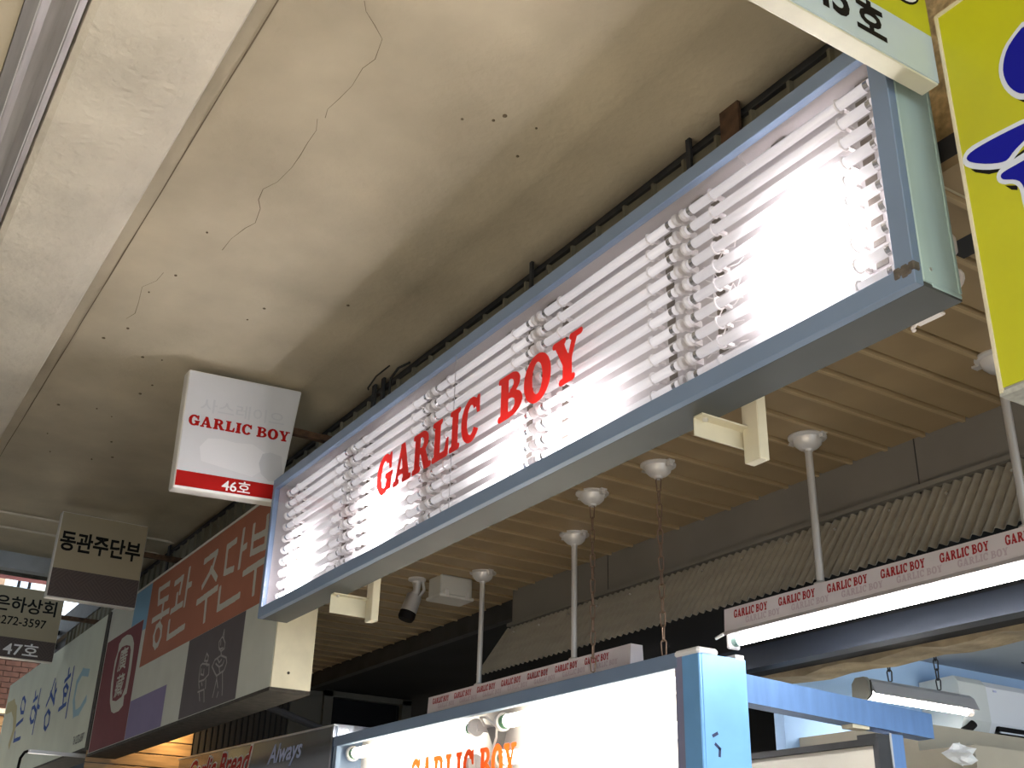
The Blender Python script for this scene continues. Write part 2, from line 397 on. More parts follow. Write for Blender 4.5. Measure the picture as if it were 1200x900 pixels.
# edge beam: paler, lower, rough underside; beyond it a galvanised channel and another stretch of slab
b = MB(); b.prism([(0.745,ZC+.25),(0.745,4.335),(0.735,4.32),(0.66,4.305),(0.55,4.30),(0.30,4.30),(0.275,4.31),(0.265,4.36),(0.265,ZC+.25)], 'x', -10.9, 5.6)
struct(b.build('trim_beam', M['plaster_white']))
b = MB(); b.prism([(0.262,4.34),(0.262,4.30),(0.24,4.285),(0.232,4.30),(0.20,4.315),(0.16,4.315),(0.135,4.30),(0.128,4.285),(0.085,4.30),(0.085,4.34)], 'x', -10.9, 5.6)
struct(b.build('trim_gutter', M['zinc']))
struct(MB().box(-10.9, 5.6, -2.0, 0.082, 4.31, 4.67).build('ceiling_front', M['plaster']))
struct(MB().box(-11.02, 5.6, -2.0, 2.66, 4.67, 4.75).build('ceiling_slab', M['plaster']))
for y in (0.2335, 0.1275): struct(MB().box(-10.9, 5.6, y-.002, y+.002, 4.2835, 4.2875).build('trim_gutter_highlight', M['lip_highlight']))  # pale strips paint the bright highlights along the gutter edges
struct(MB().box(-11.02, -10.9, -2.0, 2.5, 4.27, 4.67).build('trim_end_beam', mat('end_beam_paint', (0.42,0.46,0.50), 0.7, var=0.15, scale=4)))
struct(MB().box(-11.35, -11.02, -2.0, 2.5, 4.31, 4.6).build('trim_end_ledge', mat('mossy_concrete', (0.09,0.09,0.075), 0.95, var=0.6, scale=14)))
# unseen roof over the street, added so sun reaches only a strip of floor
struct(MB().box(1.8, 10, -7.2, -2.0, 4.5, 4.67).build('ceiling_added_roof', M['plaster']))
struct(MB().box(-16, -2.8, -7.2, -2.0, 4.5, 4.67).build('ceiling_added_roof', M['plaster']))
struct(MB().prism([(-11.35,4.68),(-17.5,6.48),(-17.5,6.58),(-11.35,4.78)], 'y', -7.2, 2.56).build('ceiling_sun_blocker', M['dark_steel']))  # unseen sloped sheet, added to keep direct sun off the far signs
struct(MB().box(-16, 10, -7.5, -7.2, 0, 5.2).build('wall_unseen_opposite', mat('unseen_wall_paint', (0.22,0.20,0.18), 0.8, var=0.3, scale=1.5)))  # unseen shop row opposite, put in to block low sky light
struct(MB().box(-19, -18.5, -7.5, 1.0, 0, 7.5).build('wall_sky_blocker', bpy.data.materials['unseen_wall_paint']))  # unseen wall, added to block sky light from the street's far end
# unseen sheet added over the street to keep floor bounce off the left ceiling
struct(MB().prism([(-5.0,2.35),(0.25,2.62),(0.25,2.66),(-5.0,2.39)], 'x', -17.0, -4.6).build('ceiling_bounce_blocker', mat('bounce_blocker', (0.10,0.12,0.16), 0.8)))
# fascia behind the signs: dark back wall, ribbed panels standing on it, dark gap above them
fas = struct(MB().box(-15.5, 1.5, 2.56, 2.66, 3.4, ZC+.25).build('wall_fascia', M['dark_steel']))
pp = MB().prism([(0,2.53),(0.0,2.518),(0.006,2.50),(0.018,2.50),(0.024,2.518),(0.195,2.522),(0.195,2.53)], 'z', 3.42, 4.335)
P0 = None
for i in range(66):
    x = -2.230 - 0.195*(i-6)
    if P0 is None:
        P0 = pp.build('fascia_panel', M['fascia'], fas); BASE[P0.name] = (0,0,0); P0.location = (x,0,0); BASE[P0.name] = (x,0,0); x00 = x
    else: inst(P0, 'fascia_panel', fas, (x-x00, 0, random.uniform(-.006,.006)))
# dark steel angle along the top and hooked straps that tie the panels up
angle = MB().box(-15.2, 1.4, 2.505, 2.555, 4.338, 4.352).build('top_angle', M['dark_steel'], fas)
for x, w, m in ((-2.51,.05,'rust'),(-2.75,.012,'dark_steel'),(-5.50,.016,'dark_steel'),(-5.62,.02,'dark_steel'),(-9.75,.03,'dark_steel'),(-3.9,.01,'dark_steel')):
    MB().box(x-w, x+w, 2.485, 2.499, 3.9, 4.405).build('strap', M[m], fas)
MB().tube([(-5.36,2.49,4.0),(-5.36,2.47,4.26),(-5.33,2.46,4.33),(-5.24,2.46,4.36),(-5.12,2.47,4.35)], .007, 8).build('hook_cable', M['dark'], fas, True)
MB().tube([(-5.66,2.47,4.385),(-5.60,2.44,4.365),(-5.45,2.42,4.378),(-5.30,2.43,4.39)], .005, 6).build('hook_cable', M['dark'], fas, True)
# insulation and slab edge behind the gap between the two big signs
struct(MB().box(-1.75, 1.2, 2.36, 2.5, 3.47, 4.40).build('wall_foam', M['foam']))
struct(MB().box(-1.9, 1.2, 2.3, 2.56, 3.41, 3.465).build('trim_ledge', M['cream_steel']))
# ribbed soffit under the shop overhang: each panel is a piece
sof = struct(MB().box(-11.6, 0.6, 2.25, 3.86, 3.43, 3.50).build('ceiling_soffit', M['dark_steel']))
sp = MB().prism([(0.0,3.43),(0.0,3.408),(0.004,3.394),(0.018,3.394),(0.020,3.426),(0.030,3.426),(0.036,3.40),(0.195,3.402),(0.195,3.43)], 'y', 2.25, 3.86)
S0 = None
for i in range(62):
    x = -2.543 - 0.195*(i-15)
    if S0 is None:
        S0 = sp.build('soffit_panel', M['soffit'], sof); S0.location = (x,0,0); BASE[S0.name] = (x,0,0); x00 = x
    else: inst(S0, 'soffit_panel', sof, (x-x00,0,0))
    if i == 0: SB = MB().box(x+.002, x+.017, 2.26, 3.855, 3.3915, 3.3945).build('soffit_bead', M['soffit_edge'], sof); BASE[SB.name] = (0,0,0)
    else: inst(SB, 'soffit_bead', sof, (x-x00,0,0))
# flat grey panel below the soffit, shop rear walls, room at the back with its own ceiling
wr = struct(MB().box(-5.90, 0.6, 3.68, 3.73, 3.10, 3.43).build('wall_panel', M['grey_panel']))
for x in (-2.78, -4.9): MB().box(x-.002, x+.002, 3.677, 3.68, 3.10, 3.43).build('panel_seam', M['dark_steel'], wr)
struct(MB().box(-11.6, 0.6, 3.80, 3.86, 3.28, 3.43).build('trim_soffit_edge', M['dark_steel']))
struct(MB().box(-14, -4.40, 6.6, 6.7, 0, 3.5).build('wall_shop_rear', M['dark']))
struct(MB().box(-4.42, -4.35, 4.40, 9.0, 0, 3.05).build('wall_partition', M['pale_wall']))
struct(MB().box(-4.35, 2.0, 4.45, 9.0, 2.96, 3.05).build('ceiling_room', mat('room_ceiling_paint', (0.32,0.38,0.45), 0.8, var=0.1, scale=2)))
struct(MB().box(-4.35, 2.0, 8.9, 9.0, 0, 2.96).build('wall_room_rear', M['pale_wall']))
cb = MB()
for i in range(30):
    x0 = -4.9 + i*0.14; j = 0.016*math.sin(i*1.9) + random.uniform(-.008,.008)
    cb.v += [(x0,4.26,2.78+random.uniform(-.006,.006)),(x0,4.27,2.70+j),(x0,4.46,2.695+j*.5),(x0,4.46,3.0),(x0,4.26,3.0)]
for i in range(29):
    for k in range(5): cb.f.append((i*5+k, i*5+(k+1) % 5, (i+1)*5+(k+1) % 5, (i+1)*5+k))
struct(cb.build('trim_concrete_lintel', M['concrete']))
struct(MB().box(-5.2, 0.6, 3.72, 3.80, 2.62, 2.72).box(-5.2, 0.6, 3.70, 3.72, 2.615, 2.628).build('trim_steel_rail', mat('blue_black_rail', (0.028,0.036,0.055), 0.45, 0.4)))
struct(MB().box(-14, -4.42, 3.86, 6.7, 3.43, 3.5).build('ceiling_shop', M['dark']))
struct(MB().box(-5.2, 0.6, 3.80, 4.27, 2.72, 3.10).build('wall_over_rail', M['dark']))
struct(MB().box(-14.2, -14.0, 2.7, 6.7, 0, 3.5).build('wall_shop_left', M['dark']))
# ------------------------------------------------------------------ the big light box sign
BX0, BX1, BY0, BY1, BZ0, BZ1 = -5.79, -1.445, 2.0, 2.168, 2.957, 3.742
box = thing('light_box_sign', (-3.6, 2.08, BZ0), 'long blue-grey framed light box of bare tubes with large red lettering', 'sign')
FWd = 0.056
MB().box(BX0+.004, BX1-.004, 2.118, BY1, BZ0+.004, BZ1-.004).build('back_panel', M['box_white'], box)
MB().box(BX0, BX1, 2.03, BY1, BZ1-.012, BZ1).build('top_panel', M['frame_blue'], box)
MB().box(BX0+.006, BX1-.006, 2.03, 2.118, BZ1-.02, BZ1-.0122).build('liner', M['box_white'], box)
MB().box(BX0+.01, BX1-.01, 2.03, 2.118, BZ0+.0122, BZ0+.018).build('liner', M['box_white'], box)
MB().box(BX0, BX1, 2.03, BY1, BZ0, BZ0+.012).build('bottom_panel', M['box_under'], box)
MB().box(BX0, BX0+.012, 2.03, BY1, BZ0+.012, BZ1-.012).build('end_panel', M['frame_blue'], box)
MB().box(BX0+.0122, BX0+.016, 2.03, 2.118, BZ0+.02, BZ1-.02).build('liner', M['box_white'], box)
ep = lab(MB().box(BX1-.012, BX1, 2.032, BY1-.006, BZ0+.016, BZ1, .003).build('end_panel', M['mint'], box), 'mint grey end panel')
MB().box(BX1-.001, BX1+.003, 2.16, BY1, BZ0+.02, BZ1).build('panel_lip', M['mint'], ep)
MB().box(BX1-.004, BX1+.002, 2.06, BY1, BZ0+.006, BZ0+.018, .002).build('panel_lip', M['mint'], ep)
MB().tube([(BX1-.002,2.062,3.012),(BX1+.003,2.062,3.012)], .0045, 10).build('screw', M['screw'], ep)
MB().box(BX0, BX1, BY0, 2.03, BZ0, BZ0+FWd, .002).build('frame_rail', M['frame_blue'], box)
MB().box(BX0, BX1, BY0, 2.03, BZ1-FWd, BZ1, .002).build('frame_rail', M['frame_blue'], box)
MB().box(BX0, BX0+.034, BY0+.0005, 2.03, BZ0+FWd, BZ1-FWd, .002).build('frame_stile', M['frame_blue'], box)
MB().box(BX1-FWd, BX1, BY0+.0005, 2.03, BZ0+FWd, BZ1-FWd, .002).build('frame_stile', M['frame_blue'], box)
weld = mat('weld_stain', (0.10,0.085,0.07), 0.8, var=0.5, scale=40)
w_ = MB()
for i in range(5): w_.box(BX1-.058+i*.011, BX1-.040+i*.011, 1.9965, 2.02, BZ0+.030+.006*math.sin(i*2), BZ0+.060-.005*(i % 2), .003)
w_.build('weld_patch', weld, box)
# tubes in five sections of ten rows
J = [-1.505, -2.342, -3.185, -4.030, -4.875, -5.715]
RZ = [3.652 - 0.0652*r for r in range(10)]
HOT = {0: (-1.85, 3.27, .115, .11, 62), 1: (-3.00, 3.12, .20, .09, 9), 2: (-3.35, 3.14, .18, .10, 5), 3: (-4.52, 3.20, .115, .105, 46), 4: (-5.47, 3.16, .125, .115, 32)}
TL = (J[0] - J[1] - 0.062)
tub = MB().tube([(-TL/2,0,0),(TL/2,0,0)], .0155, 16).build('tube', M['tube']); tub.data.name = 'tube'
for p in tub.data.polygons: p.use_smooth = len(p.vertices) == 4
capm = MB().tube([(0,0,0),(.016,0,0)], .0164, 14).tube([(-.006,.005,0),(0,.005,0)], .0018, 6).tube([(-.006,-.005,0),(0,-.005,0)], .0018, 6).build('end_cap', M['cap_metal'])
hold = MB().tube([(-.004,0,0),(.004,0,0)], .0215, 16).tube([(.004,0,0),(.010,0,0)], [.0215,.014], 16).box(-.004,.006,.0,.047,-.011,.011).build('lamp_holder', M['plastic_white'])
ring = [(.0, .0195*math.cos(t), .0195*math.sin(t)) for t in [math.radians(a) for a in range(-150, 151, 25)]]
clip = MB().tube([(0, -p[1], p[2]) for p in ring], .0035, 6).box(-.006,.006,.015,.047,-.006,.006).build('clip', M['plastic_white'])
slot = MB().box(-.020,.020,-.002,.0,-.0095,.0095).build('slot', M['slot'])
protos = [tub, capm, hold, clip, slot]
for o in protos: BASE[o.name] = (0,0,0)
for s in range(5):
    c = (J[s] + J[s+1]) / 2
    hx, hz, rx, rz, amp = HOT[s]
    for r, z in enumerate(RZ):
        t = inst(tub, 'tube', box, (c, 2.071, z))
        t['glow'] = amp * math.exp(-((z-hz)/rz)**2) * random.uniform(.85, 1.15); t['glow_x'] = hx - c; t['glow_w'] = rx
        for sg in (-1, 1):
            e = inst(capm, 'end_cap', t, (c + sg*(TL/2-.012), 2.071, z)); e.rotation_euler = (0, 0, 0 if sg < 0 else math.pi)
            h = inst(hold, 'lamp_holder', box, (c + sg*(TL/2+.014), 2.071, z))
            h.rotation_euler = (math.pi if sg > 0 else 0, 0, 0) if False else (0,0,0)
            inst(clip, 'clip', box, (c + sg*(TL/2-.125), 2.071, z))
            inst(slot, 'slot', box, (c + sg*(TL/2-.085), 2.1185, z+.006))
for o in protos: bpy.data.objects.remove(o)
for x in (-1.60,-1.93,-2.30,-3.15,-3.45,-4.0,-4.86,-5.05):
    MB().box(x-.03, x+.03, 2.105, 2.117, 3.688, 3.718, .004).build('mounting_tab', M['tab'], box)
for x, y, z in ((-2.02,2.06,3.70),): 
    MB().tube([(x,2.08,3.66),(x-.02,2.05,3.70),(x-.005,2.04,3.73)], .002, 6).build('loose_wire', M['plastic_white'], box)
rw = random.Random(3)
for r in range(3, 9):
    z = RZ[r]; x = -2.26
    pts = [(x+.02*k+rw.uniform(-.008,.008), 2.085+rw.uniform(-.01,.012), z-.02+rw.uniform(-.02,.016)) for k in range(9)]
    MB().tube(pts, .0018, 5).build('loose_wire', M['plastic_white'], box)
# two clear acrylic panes with a butt seam; red vinyl capitals stuck on them
XS = -3.715
pl = MB().box(BX0+.036, XS-.001, 2.006, 2.009, BZ0+FWd-.004, BZ1-FWd+.004).build('pane', M['pane'], box)
pr = MB().box(XS+.001, BX1-FWd+.002, 2.006, 2.009, BZ0+FWd-.004, BZ1-FWd+.004).build('pane', M['pane'], box)
MB().box(XS-.0009, XS+.0009, 2.006, 2.009, BZ0+FWd, BZ1-FWd).build('pane_seam', mat('seam_grey', (0.36,0.35,0.36), 0.5), box)
mp = on_y(2.0045)
for txt, u0, wd in (('GARLIC', -4.408, 0.915), ('BOY', -3.355, 0.555)):
    g, tot = word(txt, 0.045)
    for ch, ps in g:
        b = union_mesh([[(u0 + a/tot*wd, 3.249 + q*.184) for a, q in p] for p in ps], mp, .184/46)
        cx = sum(v[0] for v in b.v) / len(b.v)
        b.build('letter', M['red'], pl if cx < XS else pr)
# brackets that carry the box from the soffit
def bracket(x, label, h):
    t = thing('mounting_bracket', (x, 2.3, 2.86), label, 'bracket', 'steel brackets under the light box')
    MB().box(x-.035, x+.035, 2.285, 2.325, 2.84, 3.40, .003).build('post', M['cream_steel'], t)
    MB().box(x-.05, x-.046, 2.10, 2.34, 2.895-h, 2.955).box(x-.05, x-.008, 2.10, 2.34, 2.951, 2.9565).build('angle_arm', M['cream_steel'], t)
    MB().tube([(x-.03,2.13,2.951),(x-.03,2.13,2.943)], .009, 6).build('bolt', M['screw'], t)
    return t
bracket(-2.31, 'steel bracket under the light box above the hanging chains', 0.0)
bracket(-5.00, 'steel bracket under the far end of the light box beside the security camera', 0.03)
# white cable loop and fitting that stick out behind the near end
t = thing('cable_fitting', (-1.46, 2.22, 3.0), 'white cable loop and fitting behind the near end of the light box', 'cable')
MB().tube([(-1.52,2.20,3.07)] + [(-1.50+.045*math.sin(a), 2.20, 3.045+.032*math.cos(a)) for a in [math.radians(q) for q in range(0,181,20)]] + [(-1.53,2.20,3.01)], .0065, 8).build('cable_loop', M['plastic_white'], t, True)
MB().lathe([(.012,0),(.022,.012),(.022,.05),(.012,.07)], (-1.478,2.195,3.11), 14).build('cap', M['plastic_white'], t, True)
MB().box(-1.60, -1.52, 2.175, 2.205, 2.966, 2.976, .003).tube([(-1.602,2.19,2.971),(-1.612,2.19,2.962),(-1.608,2.19,2.954)], .006, 8).build('clamp', M['plastic_white'], t)
# ------------------------------------------------------------------ projecting signs along the fascia
def rrect_yz(y0, y1, z0, z1, r):
    p = []
    for cy, cz, a in ((y1-r,z0+r,-90),(y1-r,z1-r,0),(y0+r,z1-r,90),(y0+r,z0+r,180)):
        for k in range(5): q = math.radians(a + 22.5*k); p.append((cy+r*math.cos(q), cz+r*math.sin(q)))
    return p
def arm(t, x, y, z, m='rust'):
    MB().box(x-.02, x+.02, y, 2.5, z-.02, z+.02).build('bracket_arm', M[m], t)
t46 = thing('projecting_sign', (-5.93, 1.76, 3.61), 'white square projecting sign with red lettering and a red number band', 'sign', 'projecting signs')
XF = -5.885
MB().prism([(1.455,4.332),(1.47,3.618),(2.075,3.65),(2.142,4.372)][::-1], 'x', XF-.10, XF-.004).build('body', M['white_rim'], t46, bevel=.012)
MB().prism([(1.462,4.322),(1.478,3.632),(2.068,3.664),(2.134,4.362)][::-1], 'x', XF-.006, XF).build('face', M['white_sign'], t46)
fx = on_x(XF+.0008); fx2 = on_x(XF+.0016)
flat([[(1.4765,3.633),(2.067,3.665),(2.0735,3.752),(1.4745,3.722)]], fx).build('red_band', M['red_print'], t46)
g = MB()
g1 = [(1.60,3.80),(1.58,3.88),(1.62,3.94),(1.70,3.955),(1.78,3.95),(1.88,3.965),(1.96,3.93),(1.955,3.82),(1.90,3.77)]
flat([g1], fx).build('clean_patch', M['clean'], t46)
flat([[(1.95,3.80),(1.93,3.86),(1.945,3.92),(1.99,3.94),(2.06,3.93),(2.075,3.84),(2.07,3.78),(2.0,3.765)]], fx2).build('faded_patch', M['ghost'], t46)
text_obj('faded_lettering', '사스레이으', lambda u, v: (XF+.0008, u, v), M['ghost'], t46, 1.55, 4.09, w=.50, h=.085, bold=.01, slope=.05)
lb = MB(); letters_joined(lb, 'GARLIC BOY', fx2, 1.495, 3.995, .60, .064, .055, .05, 28); lb.build('lettering', M['red_print'], t46)
text_obj('number', '46호', fx2, M['white_print'], t46, 1.735, 3.657, w=.165, h=.068, bold=.012, slope=.05)
arm(t46, -5.93, 2.10, 4.12)
# the brown and cream ones further along
M['cream'] = mat('cream_sign_face', (0.34,0.285,0.185), 0.6, var=0.05, scale=3)
def fret_mat():
    m = bpy.data.materials.new('brown_fret_print'); m.use_nodes = True; nt = m.node_tree; p = nt.nodes['Principled BSDF']; L = nt.links.new
    tc = nt.nodes.new('ShaderNodeTexCoord'); out = []
    for ang in (45, -45):
        mpn = nt.nodes.new('ShaderNodeMapping'); mpn.inputs['Rotation'].default_value = (math.radians(ang), 0, 0); L(tc.outputs['Object'], mpn.inputs['Vector'])
        w = nt.nodes.new('ShaderNodeTexWave'); w.wave_type = 'BANDS'; w.bands_direction = 'Y'; w.inputs['Scale'].default_value = 14; L(mpn.outputs[0], w.inputs['Vector']); out.append(w.outputs['Fac'])
    ck = nt.nodes.new('ShaderNodeTexChecker'); ck.inputs['Scale'].default_value = 7; mpn = nt.nodes.new('ShaderNodeMapping'); mpn.inputs['Rotation'].default_value = (math.radians(45), 0, 0)
    L(tc.outputs['Object'], mpn.inputs['Vector']); L(mpn.outputs[0], ck.inputs['Vector'])
    mx = nt.nodes.new('ShaderNodeMix'); mx.data_type = 'FLOAT'; L(ck.outputs['Fac'], mx.inputs[0]); L(out[0], mx.inputs[2]); L(out[1], mx.inputs[3])
    r = nt.nodes.new('ShaderNodeValToRGB'); r.color_ramp.elements[0].position = .45; r.color_ramp.elements[1].position = .6
    r.color_ramp.elements[0].color = (.062,.042,.036,1); r.color_ramp.elements[1].color = (.082,.058,.050,1); L(mx.outputs[0], r.inputs['Fac']); L(r.outputs[0], p.inputs['Base Color'])
    p.inputs['Roughness'].default_value = .6
    return m
M['fret'] = fret_mat()
def brown_sign(x, y0, y1, z0, z1, zs, label, rows):
    t = thing('projecting_sign', (x-.05, (y0+y1)/2, z0), label, 'sign', 'projecting signs')
    MB().box(x-.09, x-.004, y0, y1, z0, z1, .004).build('body', M['white_rim'], t)
    MB().box(x-.004, x, y0+.008, y1-.004, zs, z1-.006).build('face', M['cream'], t)
    MB().box(x-.004, x, y0+.008, y1-.004, z0+.008, zs-.0005).build('pattern_band', M['fret'], t)
    for nm, body, u0, v0, w, h, bold, m in rows:
        text_obj(nm, body, on_x(x+.001), M[m], t, u0, v0, w=w, h=h, bold=bold)
    arm(t, x-.05, y1-.02, (z0+z1)/2 + .12)
    return t
brown_sign(-9.2, 1.465, 2.155, 3.682, 4.375, 3.915, 'cream projecting sign with black lettering over a brown patterned band',
    [('lettering', '동관주단부', 1.487, 4.060, .635, .165, .028, 'black_print')])
brown_sign(-12.0, 1.40, 2.10, 3.668, 4.365, 3.865, 'cream and brown projecting sign with a phone number and a number below',
    [('lettering', '은하상회', 1.455, 4.115, .585, .155, .02, 'black_print'), ('phone_number', '2272-3597', 1.49, 3.985, .48, .085, .012, 'black_print'), ('number', '47호', 1.62, 3.70, .33, .125, .012, 'white_print')])
# number 45, nearest: thin box seen from below
t45 = thing('projecting_sign', (-1.39, 1.75, 3.53), 'white and yellow projecting sign numbered 45 hanging over the near corner', 'sign', 'projecting signs')
M['pale_face'] = mat('pale_blue_white_face', (0.47,0.57,0.62), 0.35, var=0.05, scale=4)
M['yellow'] = mat('yellow_sign_face', (0.47,0.485,0.010), 0.45, var=0.10, scale=2.2)
MB().box(-1.416, -1.364, 1.25, 2.098, 3.532, 4.38, .002).build('body', mat('cream_sign_edge', (0.56,0.55,0.44), 0.6, var=0.1, scale=9), t45)
MB().box(-1.3638, -1.3605, 1.253, 2.096, 3.536, 3.688).build('face', M['pale_face'], t45)
MB().box(-1.3638, -1.3605, 1.253, 2.096, 3.6885, 4.375).build('yellow_face', M['yellow'], t45)
text_obj('number', '45', on_x(-1.3597), M['black_print'], t45, 1.645, 3.578, w=.135, h=.115, bold=.03)
text_obj('number', '호', on_x(-1.3597), M['black_print'], t45, 1.802, 3.572, w=.107, h=.112, bold=.03)
for r, m, k in ((.075,'black_print',0),(.066,'white_print',1),(.052,'red_print',2)):
    MB().tube([(-1.3605+.0006*k,2.0+.004*k,3.832),(-1.3595+.0006*k,2.0+.004*k,3.832)], r, 28).build('emblem_disc', M[m], t45)
DONG= [[(-8.456, 3.745), (-8.714, 3.746), (-8.675, 3.637), (-8.435, 3.63)], [(-8.533, 3.632), (-8.531, 3.504)], [(-8.772, 3.519), (-8.357, 3.517)], [(-8.555, 3.455), (-8.48, 3.409), (-8.464, 3.344), (-8.507, 3.295), (-8.564, 3.284), (-8.628, 3.321), (-8.659, 3.383), (-8.627, 3.441), (-8.555, 3.455)], [(-8.285, 3.709), (-8.104, 3.716), (-8.123, 3.607)], [(-8.183, 3.602), (-8.171, 3.504)], [(-8.278, 3.497), (-8.018, 3.502)], [(-7.958, 3.746), (-7.956, 3.485)], [(-7.949, 3.616), (-7.868, 3.615)], [(-8.287, 3.42), (-8.269, 3.3), (-7.884, 3.315)], [(-7.606, 3.722), (-7.351, 3.728), (-7.404, 3.628), (-7.573, 3.537)], [(-7.436, 3.63), (-7.286, 3.534)], [(-7.645, 3.44), (-7.239, 3.457)], [(-7.449, 3.438), (-7.424, 3.274)], [(-6.969, 3.715), (-7.13, 3.712), (-7.119, 3.534), (-6.954, 3.523)], [(-6.832, 3.752), (-6.836, 3.511)], [(-6.821, 3.623), (-6.753, 3.627)], [(-7.17, 3.438), (-7.158, 3.3), (-6.761, 3.31)], [(-6.641, 3.733), (-6.632, 3.553)], [(-6.632, 3.553), (-6.384, 3.538)], [(-6.403, 3.731), (-6.384, 3.538)], [(-6.629, 3.646), (-6.397, 3.632)], [(-6.728, 3.443), (-6.35, 3.449)], [(-6.511, 3.434), (-6.499, 3.271)]]
FIG= [[(-6.963, 3.129), (-6.982, 3.087), (-6.951, 3.076), (-6.963, 3.129)], [(-6.992, 3.089), (-7.037, 3.066), (-7.025, 3.029), (-6.972, 2.996), (-6.913, 3.005), (-6.913, 3.04), (-6.96, 3.077)], [(-7.001, 3.066), (-7.0, 3.042)], [(-7.016, 3.015), (-6.944, 3.014)], [(-6.97, 2.99), (-6.951, 2.967)], [(-6.97, 2.969), (-7.074, 2.959), (-7.114, 2.923), (-7.037, 2.871), (-6.991, 2.847)], [(-6.951, 2.967), (-6.852, 2.939), (-6.83, 2.904), (-6.859, 2.868), (-6.888, 2.855)], [(-7.044, 2.931), (-6.968, 2.899), (-6.908, 2.904), (-6.89, 2.925)], [(-6.968, 2.899), (-6.945, 2.863)], [(-7.019, 2.956), (-6.979, 2.927), (-6.941, 2.941)], [(-7.001, 2.848), (-6.891, 2.861)], [(-6.986, 2.834), (-7.007, 2.756), (-7.02, 2.723)], [(-6.888, 2.855), (-6.849, 2.758), (-6.839, 2.712)], [(-6.981, 2.822), (-6.942, 2.771)], [(-6.92, 2.739), (-6.936, 2.713)], [(-7.263, 3.03), (-7.292, 2.986), (-7.22, 2.975), (-7.22, 3.005), (-7.263, 3.03)], [(-7.324, 2.973), (-7.179, 2.945), (-7.162, 2.883), (-7.245, 2.859), (-7.352, 2.861), (-7.365, 2.912), (-7.36, 2.966), (-7.324, 2.973)], [(-7.327, 2.937), (-7.334, 2.907), (-7.269, 2.892), (-7.276, 2.929)], [(-7.346, 2.848), (-7.321, 2.815)], [(-7.205, 2.853), (-7.19, 2.798)], [(-7.34, 2.794), (-7.217, 2.795), (-7.181, 2.714)], [(-7.287, 2.846), (-7.268, 2.826)], [(-7.245, 2.967), (-7.216, 2.944)], [(-7.307, 2.783), (-7.274, 2.732)]]
LOGO= [[(-9.388, 3.515), (-9.312, 3.482), (-9.237, 3.421), (-9.214, 3.353), (-9.193, 3.205), (-9.206, 3.026), (-9.272, 3.016), (-9.258, 2.939), (-9.368, 2.909), (-9.518, 2.909), (-9.611, 2.933), (-9.704, 3.012), (-9.727, 3.044), (-9.781, 3.18), (-9.786, 3.363), (-9.737, 3.437), (-9.739, 3.498), (-9.664, 3.532), (-9.514, 3.537)], [(-9.473, 3.445), (-9.345, 3.419), (-9.301, 3.377), (-9.273, 3.246), (-9.279, 3.083), (-9.345, 3.016), (-9.505, 3.002), (-9.634, 3.023), (-9.678, 3.087), (-9.733, 3.284), (-9.708, 3.422), (-9.611, 3.452)], [(-9.691, 3.455), (-9.393, 3.407), (-9.391, 3.229), (-9.643, 3.266)], [(-9.596, 3.224), (-9.367, 3.192), (-9.345, 3.016), (-9.592, 3.047)]]
YEL= [[(-1.114, 3.559), (-1.145, 3.543), (-1.177, 3.521), (-1.196, 3.489), (-1.204, 3.456), (-1.2, 3.415), (-1.187, 3.382), (-1.171, 3.357), (-1.155, 3.345), (-1.119, 3.332), (-1.079, 3.357), (-1.057, 3.436), (-1.075, 3.525)], [(-1.117, 3.543), (-1.145, 3.529), (-1.17, 3.509), (-1.185, 3.481), (-1.192, 3.451), (-1.188, 3.417), (-1.179, 3.393), (-1.165, 3.371), (-1.152, 3.36), (-1.121, 3.35), (-1.09, 3.372), (-1.071, 3.439), (-1.083, 3.517)], [(-1.164, 3.296), (-1.209, 3.3), (-1.271, 3.305), (-1.316, 3.306), (-1.336, 3.291), (-1.336, 3.266), (-1.317, 3.245), (-1.28, 3.219), (-1.245, 3.202), (-1.228, 3.196), (-1.208, 3.207), (-1.177, 3.229), (-1.124, 3.244), (-1.111, 3.281)], [(-1.166, 3.283), (-1.211, 3.288), (-1.27, 3.292), (-1.308, 3.291), (-1.325, 3.284), (-1.323, 3.271), (-1.305, 3.254), (-1.271, 3.231), (-1.24, 3.216), (-1.222, 3.213), (-1.204, 3.227), (-1.175, 3.238), (-1.133, 3.257), (-1.129, 3.277)], [(-1.166, 3.21), (-1.208, 3.207), (-1.245, 3.203), (-1.258, 3.191), (-1.258, 3.172), (-1.244, 3.156), (-1.225, 3.149), (-1.212, 3.136), (-1.207, 3.117), (-1.208, 3.08), (-1.202, 3.021), (-1.167, 2.996), (-1.125, 3.181)], [(-1.169, 3.189), (-1.205, 3.189), (-1.235, 3.189), (-1.247, 3.185), (-1.246, 3.173), (-1.234, 3.164), (-1.215, 3.154), (-1.201, 3.139), (-1.195, 3.11), (-1.195, 3.072), (-1.188, 3.032), (-1.173, 3.024), (-1.141, 3.172)], [(-1.32, 3.246), (-1.309, 3.23), (-1.276, 3.205), (-1.251, 3.197), (-1.245, 3.202)], [(-1.207, 3.212), (-1.179, 3.218), (-1.164, 3.218), (-1.176, 3.187), (-1.205, 3.192)], [(-1.242, 3.153), (-1.228, 3.133), (-1.214, 3.124), (-1.212, 3.136)], [(-1.171, 3.357), (-1.156, 3.338), (-1.131, 3.327), (-1.155, 3.345)]]
